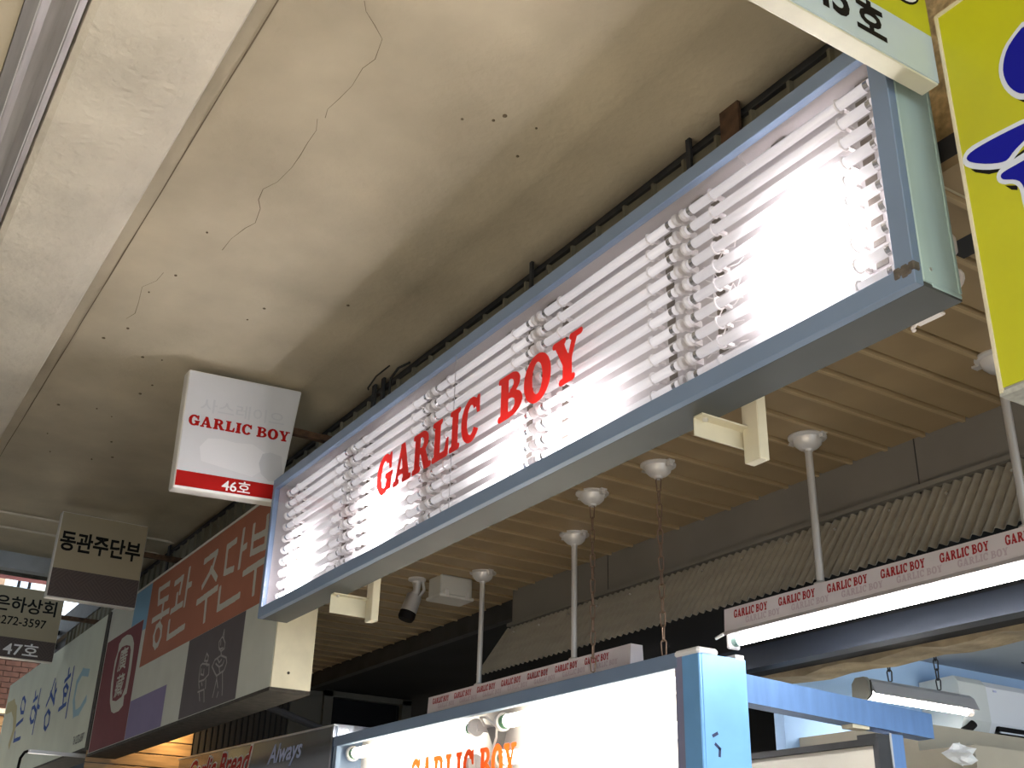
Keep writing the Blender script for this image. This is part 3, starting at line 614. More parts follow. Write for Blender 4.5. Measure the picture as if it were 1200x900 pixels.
EUN= [[(-13.86, 3.576), (-13.719, 3.504), (-13.707, 3.395), (-13.864, 3.413), (-13.96, 3.478), (-13.954, 3.572), (-13.86, 3.576)], [(-14.001, 3.289), (-13.664, 3.317)], [(-13.977, 3.118), (-13.602, 3.112)], [(-13.998, 3.212), (-13.958, 3.116)], [(-12.943, 3.542), (-12.912, 3.095)], [(-13.23, 3.459), (-13.052, 3.482)], [(-13.214, 3.555), (-13.162, 3.466)], [(-13.119, 3.387), (-12.985, 3.327), (-12.994, 3.226), (-13.119, 3.225), (-13.229, 3.288), (-13.23, 3.385), (-13.119, 3.387)], [(-12.952, 3.381), (-12.821, 3.344)], [(-12.26, 3.551), (-12.348, 3.393), (-12.449, 3.321)], [(-12.354, 3.436), (-12.081, 3.305)], [(-12.178, 3.498), (-12.067, 3.289)], [(-12.129, 3.394), (-12.069, 3.427)], [(-12.298, 3.254), (-12.173, 3.205), (-12.146, 3.107), (-12.239, 3.065), (-12.34, 3.1), (-12.406, 3.204), (-12.298, 3.254)], [(-11.416, 3.548), (-11.37, 3.089)], [(-11.737, 3.465), (-11.52, 3.496)], [(-11.641, 3.567), (-11.617, 3.489)], [(-11.634, 3.418), (-11.514, 3.368), (-11.544, 3.312), (-11.66, 3.327), (-11.719, 3.388), (-11.634, 3.418)], [(-11.77, 3.2), (-11.482, 3.219)], [(-11.648, 3.292), (-11.604, 3.207)]]
EUNC= [[(-10.742, 3.405), (-10.992, 3.447), (-11.156, 3.373), (-11.154, 3.218), (-11.025, 3.075), (-10.835, 3.078), (-10.655, 3.156)], [(-14.904, 3.582), (-14.531, 3.57), (-14.277, 3.46), (-14.105, 3.269), (-14.195, 3.123)]]
# ------------------------------------------------------------------ neighbouring shop signs
M['pale_green'] = mat('pale_grey_green_face', (0.50,0.515,0.45), 0.55, var=0.08, scale=4)
M['salmon'] = mat('terracotta_print', (0.36,0.14,0.088), 0.6, var=0.06, scale=5)
M['maroon'] = mat('maroon_print', (0.18,0.05,0.058), 0.6, var=0.06, scale=5)
M['purple'] = mat('lilac_print', (0.22,0.19,0.33), 0.6, var=0.06, scale=5)
M['slate'] = mat('slate_print', (0.105,0.092,0.098), 0.6, var=0.08, scale=5)
M['sky_print'] = mat('blue_print', (0.19,0.36,0.52), 0.6)
M['print_cream'] = mat('pale_lettering', (0.46,0.46,0.40), 0.6)
M['edge_dark'] = mat('rusted_sign_edge', (0.045,0.038,0.030), 0.85, var=0.5, scale=18)
dg = thing('shop_sign', (-8.1, 2.3, 2.64), 'patchwork sign box with terracotta lettered panel and maroon emblem panel', 'sign', 'long shop signs')
MB().box(-10.20, -6.045, 2.203, 2.44, 2.655, 3.86).build('body', M['pale_green'], dg)
MB().box(-6.045, -6.03, 2.205, 2.44, 2.65, 3.86, .003).build('end_cap', M['cream_steel'], dg)
MB().box(-10.22, -6.03, 2.20, 2.44, 2.635, 2.655).build('bottom_rail', M['edge_dark'], dg)
MB().box(-10.22, -6.05, 2.196, 2.21, 3.86, 3.87).build('top_rail', M['white_rim'], dg)
MB().tube([(-6.031,2.30,2.74),(-6.026,2.30,2.74)], .008, 8).build('screw', M['edge_dark'], dg)
f0 = on_y(2.2022); f1 = on_y(2.2008); f2 = on_y(2.1996)
def rect(x0, x1, z0, z1): return [[(x0,z0),(x1,z0),(x1,z1),(x0,z1)]]
flat(rect(-10.18,-9.05,2.66,3.58), f0).build('colour_panel', M['maroon'], dg)
flat(rect(-8.95,-6.05,3.185,3.855), f0).build('colour_panel', M['salmon'], dg)
flat([[(-9.048,3.49),(-8.951,3.49),(-8.951,3.855),(-9.42,3.855),(-9.42,3.582),(-9.048,3.582)]], f0).build('colour_panel', M['sky_print'], dg)
flat(rect(-9.045,-8.10,2.66,2.945), f0).build('colour_panel', M['purple'], dg)
flat(rect(-7.70,-6.59,2.66,3.184), f0).build('colour_panel', M['slate'], dg)
for i0, i1 in ((0,4),(4,10),(10,14),(14,18),(18,24)):
    b = union_mesh(stroke_polys(DONG[i0:i1], .022), f1, .009)
    b.build('letter', M['print_cream'], dg)
M['draw'] = mat('drawing_line', (0.26,0.24,0.23), 0.6)
for i0, i1 in ((0,15),(15,len(FIG))):
    b = union_mesh(stroke_polys(FIG[i0:i1], .006), f1, .0035)
    b.build('line_drawing', M['draw'], dg)
flat([LOGO[0]], f1).build('emblem', M['print_cream'], dg)
flat([LOGO[1]], f2).build('emblem_centre', M['maroon'], dg)
text_obj('emblem_lettering', '廣', on_y(2.1985), M['print_cream'], dg, -9.64, 3.245, w=.26, h=.19, bold=.01)
text_obj('emblem_lettering', '藏', on_y(2.1985), M['print_cream'], dg, -9.60, 3.035, w=.25, h=.18, bold=.01)
eu = thing('shop_sign', (-12.7, 2.3, 2.70), 'pale green sign box with blue brushed lettering and rusty edge', 'sign', 'long shop signs')
M['eun_face'] = mat('pale_mint_face', (0.60,0.64,0.52), 0.55, var=0.08, scale=3)
MB().box(-15.03, -10.34, 2.203, 2.44, 2.72, 3.865).build('body', M['eun_face'], eu)
MB().box(-10.34, -10.225, 2.20, 2.46, 2.69, 3.87).build('end_cap', M['edge_dark'], eu)
MB().box(-15.05, -10.34, 2.198, 2.44, 2.70, 2.72).build('bottom_rail', M['edge_dark'], eu)
M['brush'] = mat('blue_brush_print', (0.045,0.10,0.33), 0.6)
for i0, i1 in ((0,4),(4,9),(9,14),(14,20)):
    b = union_mesh(stroke_polys(EUN[i0:i1], .021), f1, .009)
    b.build('letter', M['brush'], eu)
b = union_mesh(stroke_polys(EUNC[:1], .035), on_y(2.2016), .012); b.build('swirl', mat('light_blue_print', (0.30,0.47,0.56), 0.6), eu)
b = union_mesh(stroke_polys(EUNC[1:], .07), on_y(2.2016), .02); b.build('swirl', mat('ochre_print', (0.46,0.42,0.24), 0.6), eu)
text_obj('phone_number', 'Tel 2272-3597', f1, mat('grey_print', (0.10,0.10,0.10), 0.6), eu, -10.86, 2.785, w=.40, h=.075, bold=.01)
# yellow sign at the near end
ys = thing('shop_sign', (-0.3, 2.2, 2.655), 'bright yellow sign box with large blue white-outlined lettering', 'sign', 'long shop signs')
MB().box(-1.343, 1.2, 2.104, 2.34, 2.66, 3.742).build('body', mat('grey_sign_side', (0.34,0.34,0.31), 0.6, var=0.2, scale=9), ys)
MB().box(-1.336, 1.2, 2.1015, 2.104, 2.668, 3.735).build('face', M['yellow'], ys)
MB().box(-1.345, -1.336, 2.097, 2.11, 2.655, 3.745, .001).build('frame_edge', M['cream_steel'], ys)
MB().box(-1.336, 1.2, 2.097, 2.11, 3.735, 3.745).build('frame_edge', M['cream_steel'], ys)
MB().box(-1.345, 1.2, 2.099, 2.35, 2.648, 2.66).build('bottom_rail', mat('peeling_rail', (0.42,0.43,0.39), 0.7, var=0.4, scale=30), ys)
yb = MB()
for p in YEL[6:]: yb.add([(x, 2.1010, z) for x, z in p], [tuple(range(len(p)))])
yb.build('lettering_shadow', M['black_print'], ys)
for k, (a, nm, m, y) in enumerate(((0,'lettering_outline','yw',2.1005),(2,'lettering_outline','yw',2.1003),(4,'lettering_outline','yw',2.1001),(1,'lettering','yb',2.0995),(3,'lettering','yb',2.0993),(5,'lettering','yb',2.0991))):
    if k == 0: M['yw'] = mat('pale_outline_print', (0.62,0.68,0.80), 0.4); M['yb'] = mat('royal_blue_print', (0.006,0.008,0.30), 0.35)
    P = YEL[a]; Q = []
    for i in range(len(P)):   # soften the corners
        A = Vector(P[i]); B = Vector(P[(i+1) % len(P)])
        Q += [tuple(A*.75+B*.25), tuple(A*.25+B*.75)]
    flat([Q], on_y(y)).build(nm, M[m], ys)
# ------------------------------------------------------------------ lower light box over the counter
lo = thing('light_box_sign', (-5.0, 3.03, 1.78), 'lower blue-framed light box glowing white with burnt-out lettering over the counter', 'sign')
LX0, LX1, LY0, LY1, LZ0, LZ1 = -6.72, -3.292, 2.91, 3.145, 1.78, 2.522
M['pale_blue_metal'] = mat('pale_blue_painted_metal', (0.17,0.40,0.72), 0.45, 0.2, var=0.10, scale=5)
MB().box(LX0, LX1-.01, 3.10, LY1, LZ0, LZ1-.004).build('back_panel', M['box_white'], lo)
MB().box(LX0, LX1-.14, LY0, LY1, LZ1-.006, LZ1).build('top_panel', mat('brown_dusty_top', (0.22,0.17,0.13), 0.8), lo)
MB().box(LX0, LX1, LY0, LY1, LZ0, LZ0+.006).build('bottom_panel', M['box_under'], lo)
MB().box(LX0, LX0+.006, LY0+.03, LY1, LZ0, LZ1-.006).build('end_panel', M['frame_blue'], lo)
e = lab(MB().box(LX1-.012, LX1, LY0+.004, LY1, LZ0, LZ1-.022, .003).build('end_panel', M['pale_blue_metal'], lo), 'pale blue end panel')
mk = MB(); stroke(mk, [(2.955,2.195),(2.975,2.205)], .006, on_x(LX1+.0008)); stroke(mk, [(2.965,2.165),(2.985,2.150),(2.982,2.125)], .006, on_x(LX1+.0008)); mk.build('marker_scribble', mat('navy_marker', (0.01,0.02,0.08), 0.6), e)
MB().box(LX0, LX1-.135, LY0-.004, LY0+.03, LZ1-.062, LZ1, .003).build('frame_rail', M['frame_blue'], lo)
MB().box(LX0, LX1, LY0, LY0+.03, LZ0, LZ0+.06).build('frame_rail', M['frame_blue'], lo)
MB().box(LX1-.150, LX1-.105, LY0-.003, LY0+.03, LZ0+.06, LZ1-.012).build('frame_stile', mat('violet_grey_paint', (0.22,0.22,0.34), 0.5), lo)
MB().box(LX1-.104, LX1-.002, LY0-.008, LY0+.03, LZ0+.06, LZ1-.022, .004).build('frame_stile', M['pale_blue_metal'], lo)
MB().box(LX1-.150, LX1-.002, LY0-.01, LY0+.10, LZ1-.024, LZ1+.004, .01).build('corner_cap', M['white_print'], lo)
MB().box(LX0, LX0+.05, LY0, LY0+.03, LZ0+.06, LZ1-.062).build('frame_stile', M['frame_blue'], lo)
for k, (xa, xb) in enumerate(((-6.62,-5.22),(-4.86,-3.50))):
    for z in (2.425, 2.25, 2.05):
        tb = MB().tube([(xa,3.02,z),(xb,3.02,z)], .033, 16).build('tube', M['lamp_warm'], lo)
        for sx, xx in ((1, xa), (-1, xb)):
            MB().tube([(xx-.035*sx,3.02,z),(xx+.002*sx,3.02,z)], .034, 16).build('end_cap', M['green_cap'], tb)
            MB().tube([(xx-.06*sx,3.02,z),(xx-.036*sx,3.02,z)], .045, 18).box(xx-.06*sx-.006, xx-.06*sx+.006, 3.02, 3.10, z-.02, z+.02).build('lamp_holder', M['plastic_white'], lo)
MB().tube([(-5.10,3.03,2.43),(-5.06,2.98,2.46),(-4.98,2.97,2.45),(-4.93,3.0,2.40),(-4.98,3.03,2.36),(-5.05,3.05,2.30)], .006, 8).build('loose_wire', M['plastic_white'], lo, True)
MB().prism([(-5.11,2.42),(-5.03,2.30),(-4.99,2.42)], 'y', 3.05, 3.10).build('wire_bracket', M['tab'], lo)
lp = MB().box(LX0+.05, LX1-.15, 2.914, 2.917, LZ0+.06, LZ1-.062).build('pane', M['pane'], lo)
for txt, u0, wd in (('GARLIC', -5.665, 0.67), ('BOY', -4.936, 0.335)):
    gl, tot = word(txt, 0.05)
    for ch, ps in gl:
        b = union_mesh([[(u0 + a/tot*wd, 2.125 + q*.17) for a, q in p] for p in ps], on_y(2.9115), .17/26)
        b.build('letter', M['red_thin'] if 'red_thin' in M else M.setdefault('red_thin', mat('thin_red_vinyl', (0.9,0.10,0.015), 0.4, trans=0.6)), lp)
# glossy counter sign to its side
gb = thing('counter_sign', (-8.3, 3.0, 1.8), 'glossy dark counter sign with slanted red and white lettering', 'sign')
MB().prism([(-9.97,1.8),(-6.735,1.8),(-6.735,2.588),(-9.97,2.648)], 'y', 2.915, 2.96).build('panel', mat('polished_dark_steel', (0.30,0.33,0.38), 0.16, 0.8, var=0.3, scale=1.5), gb)
MB().prism([(-9.98,2.648),(-6.73,2.588),(-6.73,2.599),(-9.98,2.659)], 'y', 2.905, 2.97).build('top_rail', M['rod'], gb)
MB().box(-6.76, -6.735, 2.905, 2.914, 1.8, 2.585).build('end_rail', M['chrome'], gb)
MB().box(-6.735, -6.725, 2.93, 3.55, 2.50, 2.60).build('end_plate', M['chrome'], gb)
for z in (2.565,): MB().tube([(-6.725,2.99,z),(-6.718,2.99,z)], .012, 8).build('bolt', M['screw'], gb)
gm = on_y(2.9135); gm2 = on_y(2.9125)
M['gb_blue'] = mat('blue_white_print', (0.45,0.50,0.72), 0.4)
text_obj('lettering_outline', 'Garlic Bread', gm, M['white_print'], gb, -9.67, 2.405, w=1.50, h=.215, bold=.05, shear=.35)
text_obj('lettering', 'Garlic Bread', gm2, mat('counter_red_print', (0.42,0.02,0.02), 0.4), gb, -9.655, 2.42, w=1.46, h=.185, bold=.02, shear=.35)
text_obj('lettering', 'Always', gm, M['gb_blue'], gb, -7.86, 2.405, w=.62, h=.165, bold=.02, shear=.35)
# ------------------------------------------------------------------ pendant lamps, chains
def cup(m, x, y, z=3.40):
    """round cast ceiling rose with two ears and a neck."""
    return m.lathe([(.080,0),(.080,-.007),(.062,-.012),(.056,-.034),(.040,-.050),(.020,-.057),(.018,-.066)], (x, y, z), 22).box(x-.098, x-.07, y-.016, y+.016, z-.010, z-.001).box(x+.07, x+.098, y-.016, y+.016, z-.010, z-.001).box(x+.072, x+.092, y-.009, y+.009, z-.028, z-.009)
def pendant(x0, x1, rods, label, ztop, off):
    t = thing('pendant_lamp', ((x0+x1)/2, 3.31, ztop-.16), label, 'lamp', 'rod-hung tube lamps wrapped in printed tape')
    for rx in rods:
        cup(MB(), rx, 3.31).build('ceiling_rose', M['cast'], t, True)
        MB().tube([(rx,3.31,3.35),(rx,3.31,ztop)], .0155, 12).lathe([(.028,0),(.028,.010),(.0155,.018)], (rx,3.31,ztop), 12).build('rod', M['rod'], t, True)
    h = MB(); h.prism([(3.275,ztop),(3.270,ztop-.095),(3.235,ztop-.118),(3.237,ztop-.121),(3.273,ztop-.099),(3.347,ztop-.099),(3.384,ztop-.128),(3.386,ztop-.125),(3.35,ztop-.095),(3.345,ztop)], 'x', x0, x1)
    hb = h.build('housing', mat('tape_covered_housing', (0.62,0.58,0.60), 0.4, var=0.06, scale=8), t)
    MB().tube([(x0-.012,3.23,ztop-.128),(x0+.03,3.235,ztop-.116)], .007, 6).build('tape_end', M['white_print'], hb)
    b = MB(); g2 = MB(); x = x0 + .06; i = 0
    tp = lambda u, v: (u, 3.2735 - (ztop - v)*.0526 - .0012 + .003, v)
    face = lambda u, v: (u, 3.275 - (ztop-v)*.0526 - .0015, v)
    while x < x1 - .21:
        if 'tape_red' not in M: M['tape_red'] = mat('tape_red_print', (0.33,0.03,0.035), 0.5); M['tape_faint'] = mat('tape_faint_print', (0.50,0.42,0.46), 0.5)
        letters_joined(MB(), 'GARLIC BOY', face, x, ztop-.048, .20, .034).build('tape_lettering', M['tape_red'], hb)
        if x + .28 < x1: letters_joined(MB(), 'GARLIC BOY', face, x+.07, ztop-.080, .20, .026).build('faint_lettering', M['tape_faint'], hb)
        x += .262; i += 1
    tb = MB().tube([(x0+.06,3.298,ztop-.138),(x1-.06,3.298,ztop-.138)], .021, 16).build('tube', M['lamp_white'], t)
    for sx, xx in ((1, x0+.06), (-1, x1-.06)):
        MB().tube([(xx-.03*sx,3.298,ztop-.138),(xx+.002*sx,3.298,ztop-.138)], .022, 14).build('end_cap', M['green_pale'], tb)
        MB().box(min(xx-.05*sx,xx-.03*sx), max(xx-.05*sx,xx-.03*sx), 3.265, 3.33, ztop-.17, ztop-.099, .006).build('socket', M['cast'], t)
    return t
pendant(-6.19, -4.19, (-5.652, -4.703), 'taped tube lamp on two rods partly hidden behind the lower light box', 2.732, 0)
pendant(-3.54, -1.64, (-3.019, -2.105), 'lit taped tube lamp on rods in front of the corrugated awning', 2.768, 0)
def chain(x, y, ztop, zbot, label, m, nm='hanging_chain', r=.0033, ll=.066, group='thin chains under the soffit'):
    t = thing(nm, (x, y, ztop), label, 'chain', group)
    cup(MB(), x, y, ztop).build('ceiling_rose', M['cast'], t, True)
    z = ztop - .060; k = 0
    while z > zbot:
        links(t, x, y, z, ll, r, k, m); z -= ll - .006; k += 1
    return t
def links(t, x, y, z, ll, r, k, m):
    w = .0115; pts = []
    for a in range(0, 360, 45):
        q = math.radians(a); u = w*math.cos(q); v = (ll/2 - w)*(1 if math.sin(q) >= 0 else -1) + w*math.sin(q)
        ux, uy = ((.8,.6) if k % 2 == 0 else (.95,-.3)); pts.append((x+u*ux, y+u*uy, z-ll/2+v))
    MB().tube(pts, r, 6, closed=True).build('chain_link', M[m], t, True)
chain(-4.116, 3.001, 3.40, 2.605, 'brown chain hanging from its round rose beside a white rod', 'brown_chain')
chain(-3.637, 3.016, 3.40, 2.605, 'brown chain that drops to the near corner of the lower light box', 'brown_chain')
# ------------------------------------------------------------------ security camera and junction box
cc = thing('security_camera', (-6.02, 3.06, 3.40), 'silver bullet security camera with dark lens hood fixed under the soffit', 'camera')
MB().lathe([(.055,0),(.055,-.012),(.03,-.02),(.028,-.03)], (-6.02,3.06,3.40), 20).build('mount_plate', M['cast'], cc, True)
MB().tube([(-6.02,3.06,3.375),(-6.02,3.06,3.32),(-6.03,3.03,3.28)], [.026,.022,.024], 14).build('mount_arm', M['rod'], cc, True)
MB().tube([(-6.01,3.09,3.40),(-5.995,3.10,3.33),(-6.01,3.07,3.28)], .010, 8).build('cable', M['rod'], cc, True)
ax = Vector((-.02,-.09,-.30)).normalized(); p0 = Vector((-6.03,3.05,3.285)); 
MB().tube([p0 - ax*.01, p0 + ax*.10], [.046,.050], 18).build('body', mat('silver_shell', (0.50,0.49,0.49), 0.35, 0.5), cc, True)
hd = MB().tube([p0 + ax*.10, p0 + ax*.135, p0 + ax*.15], [.051,.051,.044], 18).build('lens_hood', M['black_print'], cc, True)
q0 = p0 + ax*.055; sd = Vector((.62,-.72,.28)).normalized()
MB().box(-.016,.016,-.011,.011,-.002,.002).build('red_label', mat('faded_red_label', (0.5,0.10,0.08), 0.5), cc, loc=tuple(q0 + sd*.048 - Vector(BASE[cc.name]))).rotation_euler = sd.to_track_quat('Z', 'Y').to_euler()
jb = thing('junction_box', (-5.86, 3.22, 3.30), 'pale grey plastic junction box under the soffit beside the security camera', 'junction box')
MB().box(-5.98, -5.82, 3.12, 3.34, 3.275, 3.40, .008).build('body', mat('junction_grey', (0.50,0.50,0.47), 0.5), jb)
MB().box(-5.99, -5.81, 3.11, 3.35, 3.262, 3.282, .006).build('lid', mat('junction_lid_grey', (0.54,0.54,0.51), 0.5), jb)
for y in (3.16, 3.30): MB().box(-5.818, -5.806, y-.012, y+.012, 3.262, 3.31, .003).build('latch', M['cast'], jb)
# ------------------------------------------------------------------ corrugated awning
aw = thing('corrugated_awning', (-3.5, 3.56, 2.84), 'grey corrugated awning sheet sloping out below the flat panel', 'awning')
b = MB(); npz = 8; pitch = .048; nx = int((5.91 + 0.6)/pitch*npz); yt, zt, yb_, zb_ = 3.662, 3.158, 3.445, 2.845
nrm = Vector((0, zt-zb_, -(yt-yb_))).normalized() * -1
for i in range(nx+1):
    x = -5.91 + i*pitch/npz; d = .0085*math.cos(2*math.pi*i/npz)
    for (y, z) in ((yt,zt),(yb_,zb_)): b.v += [(x, y+nrm.y*d, z+nrm.z*d), (x, y+nrm.y*d-nrm.y*.0015, z+nrm.z*d-nrm.z*.0015)]
for i in range(nx):
    o = i*4; b.f += [(o,o+4,o+6,o+2),(o+1,o+3,o+7,o+5),(o+2,o+6,o+7,o+3),(o,o+1,o+5,o+4)]
sh = b.build('sheet', M['corrugate'], aw, True); 
for i in range(17):
    x = -5.78 + i*pitch*6; f = .17 + .03*(i % 2)
    c = Vector((x, yt+(yb_-yt)*f, zt+(zb_-zt)*f)) + nrm*.009
    MB().tube([c - nrm*.004, c + nrm*.004], .0055, 7).build('screw', M['screw'], aw)
MB().box(-5.9, 0.6, 3.640, 3.670, 3.165, 3.185).build('top_batten', M['grey_panel'], aw)
# ------------------------------------------------------------------ back corner: blue beam, post, board, chain lamp, air conditioner
bb = thing('steel_beam', (-3.34, 3.6, 2.35), 'blue galvanised steel beam running back from the lower light box', 'beam')
b = MB()
for y, z0, z1 in ((3.15,2.339,2.448),(4.235,2.300,2.405)): b.v += [(-3.385,y,z0),(-3.30,y,z0),(-3.30,y,z1),(-3.385,y,z1)]
b.f = [(0,1,2,3),(7,6,5,4),(0,4,5,1),(1,5,6,2),(2,6,7,3),(3,7,4,0)]
bm_ = b.build('web', M['blue_steel'], bb)
MB().lathe([(.001,.014),(.016,.012),(.026,.004),(.028,0)][::-1], (0,0,0), 18).build('end_boss', M['chrome'], bb, True, loc=tuple(Vector((-3.30,4.185,2.365)) - Vector(BASE[bb.name]))).rotation_euler = (0, math.pi/2, 0)
BASE_ = None
MB().box(-3.37, -3.31, 3.74, 3.84, 2.302, 2.318).build('packing_block', M['cream_steel'], bb)
po = thing('steel_post', (-3.33, 3.95, 0.0), 'blue steel post standing under the beam beside the white board', 'post')
MB().box(-3.40, -3.30, 3.95, 4.035, 0, 2.298, .003).build('column', M['blue_steel'], po)
MB().box(-3.40, -3.30, 3.86, 3.949, 0, 2.29).build('dark_facing', M['dark_steel'], po)
MB().box(-3.30, -3.296, 3.945, 3.955, 0, 2.298).build('bright_edge', M['rod'], po)
wb = thing('white_board', (-3.6, 3.85, 1.7), 'plain off-white lit board in a dark frame below the blue beam', 'board')
MB().box(-4.2, -3.27, 3.82, 3.85, 1.6, 2.235).build('board', mat('off_white_board', (0.66,0.63,0.55), 0.5), wb)
MB().box(-4.25, -3.265, 3.80, 3.86, 2.236, 2.262).build('frame_top', M['dark_steel'], wb)
MB().box(-3.268, -3.24, 3.80, 3.86, 1.6, 2.262).build('frame_side', M['dark_steel'], wb)
cl = thing('chain_lamp', (-3.93, 4.93, 2.58), 'short lit tube lamp with grey hood hanging on two chains', 'lamp')
M['hood_grey'] = mat('hood_grey_metal', (0.42,0.42,0.44), 0.4, 0.4)
MB().prism([(-3.99,2.60),(-3.985,2.665),(-3.96,2.685),(-3.915,2.685),(-3.89,2.665),(-3.865,2.605),(-3.87,2.602),(-3.90,2.635),(-3.98,2.635),(-3.986,2.60)], 'y', 4.56, 5.36).build('hood', M['hood_grey'], cl)
MB().prism([(-3.995,2.585),(-3.99,2.66),(-3.965,2.688),(-3.91,2.688),(-3.885,2.66),(-3.885,2.60),(-3.91,2.58)], 'y', 4.53, 4.56).build('hood_end', mat('hood_end_plastic', (0.20,0.20,0.17), 0.5), cl)
MB().tube([(-3.93,4.57,2.603),(-3.93,5.33,2.603)], .021, 16).build('tube', M['lamp_white'], cl, True)
MB().tube([(-3.93,5.33,2.603),(-3.93,5.37,2.603)], .025, 14).build('socket', M['plastic_white'], cl, True)
MB().tube([(-3.885,4.55,2.67),(-3.88,4.545,2.60),(-3.90,4.53,2.57),(-3.93,4.54,2.575)], .003, 6).build('wire', M['black_print'], cl)
for y in (4.76, 5.14):
    z = 2.96; k = 0
    while z > 2.70: links(cl, -3.935, y, z, .06, .004, k, 'dark_steel'); z -= .052; k += 1
ac = thing('air_conditioner', (-4.22, 6.2, 2.48), 'white wall-mounted air conditioner with rounded end cover and dark outlet', 'air conditioner')
def ac_prof(d=0): return [(-4.345,2.485+d),(-4.345,2.825-d),(-4.12+d,2.835-d),(-4.09+d,2.80-d),(-4.085+d,2.60),(-4.12+d,2.53+d),(-4.20,2.487+d)]
def prism_y(pts, a0, a1): return MB().prism(pts, 'y', a0, a1)
prism_y(ac_prof(), 5.74, 6.75).build('front_cover', M['ac_white'], ac)
prism_y([(x+(.012 if x > -4.3 else 0), z) for x, z in ac_prof(-.003)], 5.50, 5.74).build('end_cover', mat('air_conditioner_end', (0.60,0.64,0.64), 0.4), ac)
MB().box(-4.125, -4.075, 5.80, 6.7, 2.525, 2.585).build('outlet', M['black_print'], ac)
MB().box(-4.11, -4.068, 5.80, 6.7, 2.548, 2.556).build('louver', M['ac_white'], ac)
MB().tube([(-4.06,5.56,2.575),(-4.07,5.53,2.55),(-4.09,5.50,2.53)], .022, 12).build('pipe', M['black_print'], ac, True)
MB().box(-4.080, -4.078, 5.80, 5.83, 2.775, 2.785).build('logo_mark', M['gb_blue'], ac)
MB().tube([(-4.10,5.52,2.50),(-4.12,5.35,2.47),(-4.25,5.2,2.46)], .03, 12).build('drain_sleeve', mat('pale_sleeve', (0.55,0.58,0.56), 0.5), ac, True)
cw = thing('cable_bundle', (-4.0, 6.35, 2.9), 'dark cables dangling from the ceiling above the air conditioner', 'cable')
MB().tube([(-4.0,6.0,2.955),(-3.98,6.2,2.93),(-3.95,6.3,2.90),(-3.96,6.32,2.80)], .005, 6).build('cable', M['dark_steel'], cw)
MB().tube([(-3.93,6.38,2.955),(-3.96,6.34,2.90),(-3.95,6.30,2.84),(-3.97,6.31,2.79)], .006, 6).build('cable', M['dark_steel'], cw)
ls = struct(MB().box(-4.35, -3.6, 4.5, 8.9, 2.30, 2.43).box(-4.35, -3.3, 4.5, 8.9, 0, 2.30).build('wall_ledge', M['beige_wall']))
bag = thing('plastic_bag', (-3.5, 4.45, 2.2), 'crumpled white plastic bag lying on the beige ledge', 'bag')
b = MB(); rb = random.Random(5)
for i in range(7):
    for j in range(9):
        th = j/9*2*math.pi; ph = (i/6-.5)*math.pi; r = .055*(1+rb.uniform(-.35,.35))
        b.v.append((-3.27+r*math.cos(ph)*math.cos(th)*.8, 4.36+1.5*r*math.cos(ph)*math.sin(th), 2.245+.7*r*math.sin(ph)))
for i in range(6):
    for j in range(9): b.f.append((i*9+j, i*9+(j+1) % 9, (i+1)*9+(j+1) % 9, (i+1)*9+j))
b.build('bag', mat('bag_film', (0.62,0.64,0.64), 0.4), bag)
# ------------------------------------------------------------------ left shop: plank wall, lamp, doorway, strut
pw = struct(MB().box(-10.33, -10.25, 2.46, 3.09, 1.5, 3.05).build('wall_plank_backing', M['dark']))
M['wood'] = mat('pine_plank', (0.40,0.24,0.11), 0.55, var=0.35, scale=3.5, stretch=(6,1.2,9), detail=8)
for i in range(14):
    z = 1.52 + i*.108
    MB().box(-10.25, -10.232, 2.20, 3.085, z, z+.101, .003).build('plank', M['wood'], pw)
wl = thing('spot_lamp', (-10.05, 2.86, 3.0), 'small warm spot lamp shining down the pine plank wall', 'lamp')
MB().lathe([(.03,0),(.035,-.04),(.028,-.05)], (-10.05,2.86,3.03), 14).build('shade', M['dark_steel'], wl, True)
MB().lathe([(.005,-.060),(.018,-.056),(.022,-.05)], (-10.05,2.86,3.03), 12).build('bulb', mat('warm_bulb', (1,.9,.7), 0.4, emit=(1.0,0.70,0.32), estr=500), wl, True)
MB().box(-10.25, -9.8, 2.60, 3.09, 3.03, 3.06).build('arm_plate', M['dark_steel'], wl)
dw = struct(MB().box(-10.30, -10.22, 3.95, 4.27, 1.5, 3.40).box(-10.30, -10.18, 4.27, 4.36, 1.5, 3.41).box(-10.30, -10.18, 5.10, 5.2, 1.5, 3.41).box(-10.30, -10.18, 4.27, 5.2, 3.36, 3.415).build('door_1', mat('grey_door_frame', (0.115,0.105,0.085), 0.7)))
MB().box(-10.29, -10.25, 4.36, 5.10, 1.5, 3.36).build('door_glass', mat('dark_door_glass', (0.01,0.01,0.012), 0.15), dw)
sl = struct(MB().box(-10.29, -10.25, 3.09, 3.95, 1.5, 3.43).build('wall_slatted', M['dark']))
for i in range(16): MB().box(-10.25, -10.235, 3.10+i*.053, 3.135+i*.053, 1.5, 3.42).build('slat', mat('black_brown_slat', (0.035,0.028,0.022), 0.7) if i == 0 else bpy.data.materials['black_brown_slat'], sl)
stt = thing('steel_strut', (-8.0, 2.9, 3.0), 'dark diagonal steel strut below the patchwork sign', 'strut')
MB().tube([(-8.84,2.50,3.355),(-8.75,2.55,3.14),(-8.6,2.72,3.06),(-8.35,3.25,2.86),(-8.2,3.55,2.74)], .028, 8).build('strut', mat('strut_grey', (0.10,0.10,0.11), 0.5, 0.5), stt)
la = thing('sign_lamp_arm', (-10.6, 2.2, 2.68), 'thin grey lamp arm below the pale green sign', 'lamp arm')
MB().box(-10.62, -10.58, 1.80, 2.70, 2.665, 2.694).build('arm', M['rod'], la)
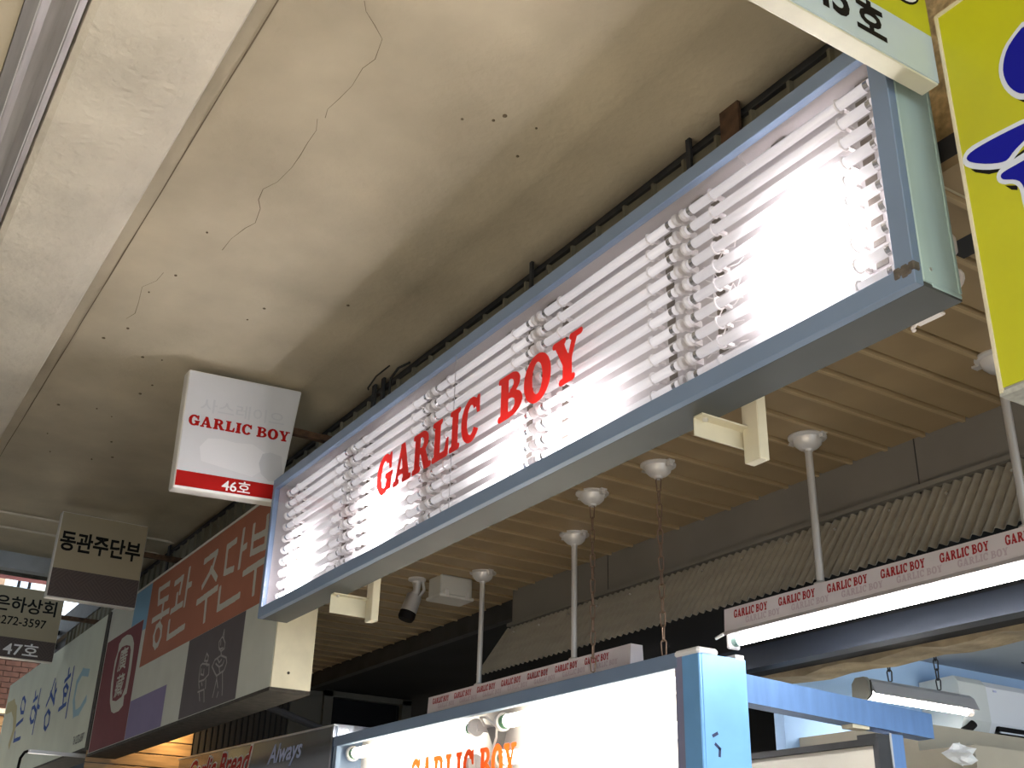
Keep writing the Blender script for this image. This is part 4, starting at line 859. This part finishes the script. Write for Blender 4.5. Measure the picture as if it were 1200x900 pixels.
MB().tube([(-10.6,1.80,2.68),(-10.6,1.775,2.67),(-10.6,1.75,2.62),(-10.6,1.745,2.5)], .012, 8).build('cable', M['black_print'], la, True)
MB().tube([(-10.6,2.68,2.68),(-10.55,2.78,2.60),(-10.5,2.86,2.55)], .012, 8).build('cable', M['black_print'], la, True)
# ------------------------------------------------------------------ what shows past the end of the arcade
bw = struct(MB().box(-17.2, -17.0, 0.5, 2.9, 3.4, 4.7).build('wall_brick', mat('mortar', (0.16,0.11,0.08), 0.9)))
br = mat('red_brown_brick', (0.155,0.062,0.035), 0.85, var=0.35, scale=6)
B0 = None
for r in range(12):
    for c in range(9):
        off = (0, 1.0 + c*.21 + (.105 if r % 2 else 0), 3.75 + r*.075)
        if B0 is None: B0 = MB().box(-17.0,-16.975,0,.2,0,.066,.003).build('brick', br, bw); B0.location = off; BASE[B0.name] = off; o0 = off
        else: inst(B0, 'brick', bw, tuple(Vector(off)-Vector(o0)))
rd = thing('red_canopy', (-17, 1.8, 5.4), 'dark red canopy edge seen past the end of the arcade', 'canopy')
MB().box(-16.3, -15.9, -1.0, 3.2, 5.44, 5.62).build('valance', mat('dark_red_canvas', (0.14,0.008,0.012), 0.8), rd)
MB().box(-16.2, -16.0, -1.0, 3.2, 5.62, 5.75).build('tube', M['dark_steel'], rd)
fb = thing('far_building', (-30, 3.5, 0), 'pale sunlit building far beyond the arcade', 'building')
MB().box(-31, -30, 0.5, 4.75, 0, 12).build('wall', mat('cream_render', (0.62,0.60,0.50), 0.8), fb)
MB().box(-30.0, -29.9, 1.0, 3.75, 7.9, 8.9).build('brick_band', mat('far_brick', (0.25,0.16,0.10), 0.9, var=0.4, scale=3), fb)
for y in (4.05, 4.3):
    f = MB().box(-30.0, -29.93, y-.09, y+.09, 7.6, 9.2).build('window', mat('far_window_frame', (0.55,0.65,0.8), 0.4) if y == 4.05 else bpy.data.materials['far_window_frame'], fb)
    MB().box(-29.93, -29.91, y+.0, y+.07, 7.7, 9.1).build('pane', M['black_print'], f)
fr = thing('steel_rack', (-14.5, 2.75, 4.1), 'dark steel bars in the opening behind the projecting signs', 'rack')
for z in (4.28, 4.45): MB().box(-14.6, -14.55, 1.6, 3.3, z, z+.05).build('bar', M['dark_steel'], fr)
MB().box(-14.6, -14.55, 2.72, 2.76, 3.9, 4.7).build('upright', M['dark_steel'], fr)
wm = thing('street_lamp', (-15.6, 2.3, 3.0), 'warm lit lamp behind the far end of the pale green sign', 'lamp')
MB().lathe([(.02,.1),(.07,.05),(.09,0)][::-1], (-15.9,2.45,3.75), 14).build('shade', M['dark_steel'], wm, True)
MB().lathe([(.01,-.06),(.04,-.04),(.045,0)], (-15.9,2.45,3.75), 12).build('bulb', mat('warm_bulb_far', (1,.9,.7), 0.4, emit=(1.0,0.66,0.30), estr=120), wm, True)
MB().tube([(-16.68,2.45,3.70),(-16.3,2.45,3.88),(-15.95,2.45,3.84)], .012, 8).build('arm', M['dark_steel'], wm, True)
pb = struct(MB().box(-16.75, -16.7, 1.6, 3.4, 2.4, 3.72).build('wall_far_planks', M['dark']))
for i in range(10): MB().box(-16.70, -16.68, 1.6, 3.4, 2.42+i*.13, 2.54+i*.13, .003).build('plank', M['wood'], pb)
struct(MB().box(-16.8, -16.6, 1.0, 3.4, 3.74, 3.80).build('trim_far_ledge', M['zinc']))
